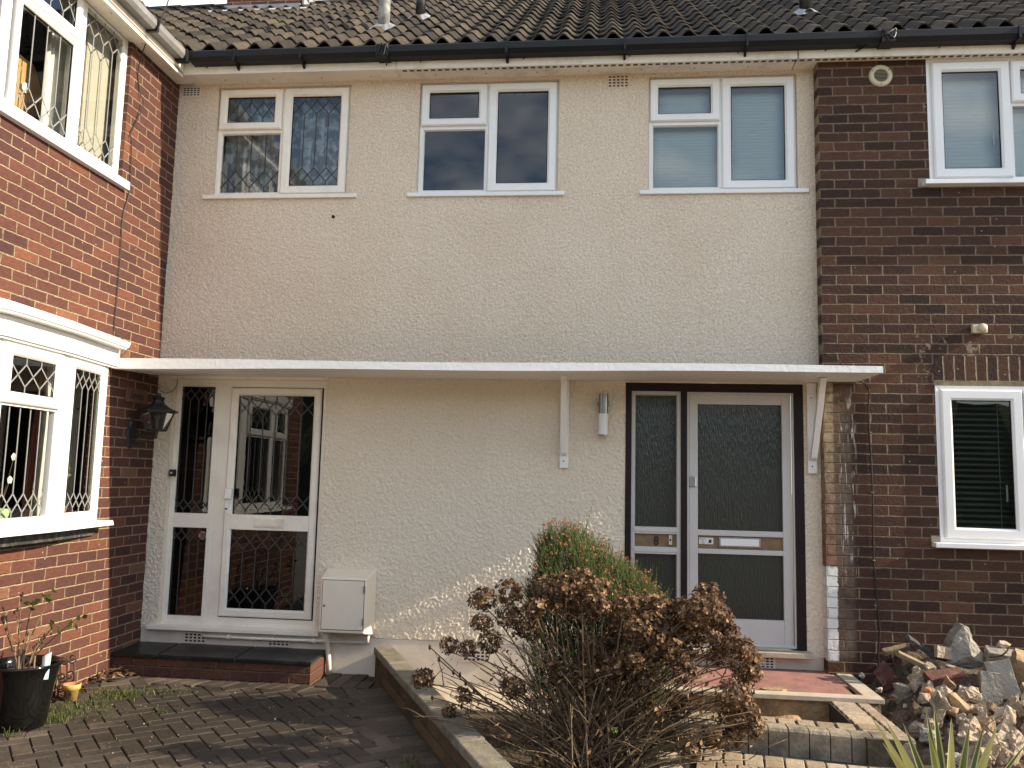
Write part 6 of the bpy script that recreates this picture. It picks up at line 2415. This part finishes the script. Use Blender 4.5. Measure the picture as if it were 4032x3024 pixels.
for q in range(900):
    x, y = hr.gauss(0.12, 0.40), -1.95 + hr.gauss(0, 0.17)
    z = hr.uniform(-0.1, 0.66)
    if abs(x) > 0.85:
        continue
    d = Vector((hr.gauss(0, 1), hr.gauss(0, 1), hr.gauss(0, 1))).normalized()
    e = d.orthogonal().normalized()
    f = d.cross(e)
    s_ = hr.uniform(0.008, 0.018)
    c = Vector((x, y, z))
    mb.face([c - e * s_, c + f * s_ * 0.5 + d * 0.006, c + e * s_, c - f * s_ * 0.5], 0, hr.random())
tag(mb.build('withered_leaves', M['deadflower'], hy, recalc=False), kind='stuff')
mb = MB()
for (x, y, z) in ((0.33, -2.0, 0.13), (0.43, -2.05, 0.12), (0.27, -2.0, 0.30), (-0.05, -1.9, 0.42), (0.0, -1.85, 0.60), (0.02, -1.8, 0.12), (-0.3, -1.9, 0.48), (0.12, -2.1, 0.2), (-0.12, -1.85, 0.52)):
    for q in range(5):
        d = Vector((hr.gauss(0, .5), hr.gauss(0, .5), 1)).normalized() * 0.028
        e = d.orthogonal().normalized() * 0.008
        c = Vector((x, y, z)) + Vector((hr.gauss(0, .008), 0, hr.gauss(0, .008)))
        mb.face([c, c + d * 0.5 + e, c + d, c + d * 0.5 - e], 0, 0.7)
tag(mb.build('young_leaves', M['leaf'], hy, recalc=False), kind='stuff')

# ------------------------------------------------------------------ green heather-like shrub behind
hs = thing('evergreen_shrub', 'bushy green heather shrub with rusty orange flower tips behind the hydrangea', 'shrub', (0.0, -1.15, -0.14))
rg = random.Random(15)
fol, tips = MB(), MB()


def env(x):      # height of the crown across the shrub
    if x < -0.12:
        return 1.17 - 0.5 * max(0.0, -0.30 - x) / 0.1
    return 1.18 - 0.95 * (x + 0.12) ** 1.25


def shoot(b, d, L_, wd, tone, tip):
    d = d.normalized()
    a = d.orthogonal().normalized()
    c = d.cross(a)
    t_ = b + d * L_ + Vector((0, 0, L_ * 0.12))
    m_ = b + d * L_ * 0.55
    fol.face([b - a * wd, b + a * wd, m_ + a * wd * 0.8, m_ - a * wd * 0.8], 0, tone)
    fol.face([m_ - a * wd * 0.8, m_ + a * wd * 0.8, t_], 0, tone)
    n_ = int(L_ / 0.011)
    for k in range(n_):
        p = b.lerp(t_, (k + 0.5) / n_)
        t0 = k * 2.4
        e = (a * math.cos(t0) + c * math.sin(t0) + d * 0.9).normalized() * 0.014
        f = d.cross(e).normalized() * 0.0018
        fol.face([p - f, p + f, p + e], 0, min(1, max(0, tone + rg.uniform(-.15, .2))))
    if tip:
        for k in range(6):
            e = Vector((rg.gauss(0, 1), rg.gauss(0, 1), rg.gauss(0.3, 1))).normalized() * rg.uniform(0.006, 0.012)
            f = e.orthogonal().normalized() * 0.005
            q = t_ - d * 0.006
            tips.face([q, q + e * 0.6 + f, q + e, q + e * 0.6 - f], 0, rg.random())


for i in range(6500):
    x = rg.uniform(-0.38, 0.46)
    yy = rg.uniform(-1, 1)
    top_ = env(x) * (1 - 0.25 * yy * yy)
    if rg.random() < 0.55:
        z = top_ - abs(rg.gauss(0, 0.10))
    else:
        z = rg.uniform(0.02, top_)
    if z < 0.0:
        continue
    y = -1.15 + yy * 0.27
    bulge = 0.02 * math.sin(x * 23 + z * 17) + 0.02 * math.sin(y * 31 + z * 9)
    b = Vector((x + bulge, y, z - 0.06))
    d = Vector((x * 0.9 + rg.gauss(0, 0.42), yy * 0.35 + rg.gauss(0, 0.25), 1.0))
    shoot(b, d, rg.uniform(0.06, 0.13), 0.0026, min(1, max(0, 0.25 + 0.5 * rg.random() + (0.2 if z > top_ - 0.08 else -0.1))), rg.random() < (0.22 if z > top_ - 0.2 else 0.04))
for i in range(2600):
    x, yy, z = rg.gauss(0.0, 0.2), rg.uniform(-1, 1), rg.uniform(-0.08, 0.72)
    if not -0.38 < x < 0.42:
        continue
    shoot(Vector((x, -1.13 + yy * 0.25, z)), Vector((x * 0.8 + rg.gauss(0, 0.4), yy * 0.3 + rg.gauss(0, 0.3), 1.0)), rg.uniform(0.08, 0.15), 0.003, 0.35 * rg.random(), False)
for (x, z, L_) in ((-0.08, 1.08, 0.26), (-0.10, 1.08, 0.18), (-0.05, 1.08, 0.17), (0.20, 0.80, 0.18), (0.28, 0.72, 0.18), (0.38, 0.72, 0.2), (0.42, 0.66, 0.16), (0.05, 0.98, 0.14), (0.33, 0.78, 0.16), (-0.2, 1.04, 0.13)):
    shoot(Vector((x, -1.2, z)), Vector((0.15 + rg.gauss(0, .1), rg.gauss(0, .1), 1)), L_, 0.003, 0.8, False)
fol.build('foliage', M['needle'], hs, recalc=False)
tips.build('flower_tips', M['tip'], hs, recalc=False)
mb = MB()
for q in range(14):
    e = Vector((rg.uniform(-.25, .35), -1.15 + rg.uniform(-.15, .15), rg.uniform(.4, .8)))
    mb.tube(bez(Vector((0.02 + rg.gauss(0, .03), -1.15 + rg.gauss(0, .03), -0.14)), Vector((e.x * 0.4, e.y, e.z * 0.6)), e), 0.012, 0.004, n=6, r=0.2)
mb.build('branches', M['twig'], hs)

# ------------------------------------------------------------------ yucca and bare shrub
yu = thing('yucca_plant', 'spiky yucca with yellow edged green blades in the foreground', 'plant', (1.52, -2.6, -0.06))
TIPS = [(1.259, -2.62, 0.461, .7), (1.184, -2.66, 0.487, .7), (1.214, -2.72, 0.392, .6), (1.357, -2.55, 0.432, .25), (1.436, -2.6, 0.513, .1), (1.411, -2.68, 0.445, .4), (1.477, -2.58, 0.53, .1), (1.523, -2.65, 0.461, .75), (1.56, -2.55, 0.463, .4), (1.615, -2.6, 0.458, .35), (1.633, -2.7, 0.49, .15), (1.72, -2.62, 0.46, .6), (1.84, -2.6, 0.385, .05), (1.40, -2.75, 0.33, .6), (1.68, -2.75, 0.34, .4)]
yr_ = random.Random(6)
for (x, y, z, tone) in TIPS:
    mb = MB()
    b = Vector((1.52 + (x - 1.52) * 0.12, -2.6 + (y + 2.6) * 0.2, -0.05))
    e = Vector((x, y, z))
    mid = b.lerp(e, 0.5) + Vector(((b.x - e.x) * 0.05, 0, 0.03))
    pts = bez(b, mid, e, 10)
    side = (e - b).cross(Vector((0, 1, 0.15))).normalized()
    if yr_.random() < 0.4:
        side = (side + Vector((0, yr_.uniform(-.9, .9), 0))).normalized()
    nrm = (e - b).cross(side).normalized()
    wmax = 0.021 * yr_.uniform(0.75, 1.15)
    prev = None
    for i, p in enumerate(pts):
        t_ = i / 10
        w_ = wmax * (0.55 + 0.9 * t_ if t_ < 0.4 else 0.91 * (1 - ((t_ - 0.4) / 0.6) ** 1.6)) + 0.0006
        rowp = [p - side * w_ + nrm * 0.006 * (1 - t_), p - side * w_ * 0.62, p - nrm * 0.005 * (1 - t_), p + side * w_ * 0.62, p + side * w_ + nrm * 0.006 * (1 - t_)]
        if prev:
            for k, vv in enumerate((0.7, tone, tone * 0.9, 0.72 if tone < 0.5 else tone)):
                mb.face([prev[k], prev[k + 1], rowp[k + 1], rowp[k]], 0, vv)
        prev = rowp
    mb.build('blade', M['yucca'], yu, recalc=False, smooth=False)
mb = MB()
mb.tube([(1.52, -2.6, -0.09), (1.52, -2.6, -0.03)], 0.045, 0.03, n=10, r=0.3)
mb.build('stump', M['twig'], yu)

bs = thing('bare_shrub', 'tangle of bare thorny twigs at the lower right corner', 'shrub', (2.0, -2.35, -0.06))
mb = MB()
rg = random.Random(31)
for q in range(34):
    b = Vector((2.02 + rg.gauss(0, .06), -2.35 + rg.gauss(0, .05), -0.06))
    e = Vector((1.98 + rg.uniform(-.42, .45), -2.35 + rg.gauss(0, .14), rg.uniform(0.08, 0.5)))
    mid = b.lerp(e, 0.5) + Vector((rg.uniform(-.1, .1), rg.uniform(-.05, .05), rg.uniform(-.02, .1)))
    pts = bez(b, mid, e, 8)
    mb.tube(pts, rg.uniform(0.0025, 0.0045), 0.0012, n=5, r=rg.random() * 0.6)
    for w_ in range(3):
        p0 = pts[rg.randint(2, 8)]
        d = Vector((rg.gauss(0, .07), rg.gauss(0, .04), rg.gauss(.03, .05)))
        mb.tube([p0, p0 + d * .5 + Vector((0, 0, .008)), p0 + d], 0.0018, 0.0009, n=4, r=rg.random() * 0.6)
mb.build('twigs', M['twig'], bs)

# crumbs and chips scattered on the drive and path
mb = MB()
rg = random.Random(44)
for q in range(420):
    if q < 230:
        x, y, z = rg.uniform(-3.5, -0.9), rg.uniform(-2.6, -0.5), -0.066
        if x > lw_x(y) - 0.12:
            continue
    elif q < 300:
        x, y, z = rg.uniform(0.5, 1.7), rg.uniform(-0.7, -0.05), 0.114
    else:
        x, y, z = rg.uniform(0.7, 1.7), rg.uniform(-2.1, -1.62), -0.033
    s_ = rg.uniform(0.002, 0.006)
    d = Vector((rg.gauss(0, 1), rg.gauss(0, 1), 0)).normalized() * s_
    e = Vector((-d.y, d.x, 0)) * 0.7
    c = Vector((x, y, z))
    v_ = rg.random()
    mb.face([c - d, c - e, c + d, c + e], 0, v_)
    mb.face([c - d, c - e, c + Vector((0, 0, s_))], 0, v_)
    mb.face([c - e, c + d, c + Vector((0, 0, s_))], 0, v_)
tag(mb.build('grit', M['crumb'], None, recalc=False), 'pale grit and mortar crumbs scattered over the paving', 'grit', kind='stuff')

# trees across the street (seen only as reflections in the glass)
mb = MB()
rg = random.Random(2)
nx = 160
B = 0
for i in range(nx + 1):
    x = -45 + 90 * i / nx
    h = 5.2 + 2.2 * noise.noise((x * 0.16, 0, 2)) + 1.2 * noise.noise((x * 0.7, 1, 2))
    for k in range(7):
        z = -0.15 + (h + 0.15) * k / 6
        y = -24 + 1.2 * noise.noise((x * 0.5, z * 0.6, 7)) - 0.35 * k * k / 6
        mb.v.append((x, y, z))
for i in range(nx):
    for k in range(6):
        a = i * 7 + k
        mb.f.append((a, a + 7, a + 8, a + 1))
        mb.m.append(0)
        mb.r.append(0)
tag(mb.build('distant_trees', M['hedge'], None, recalc=False), 'dark line of trees across the street', 'trees', kind='stuff')
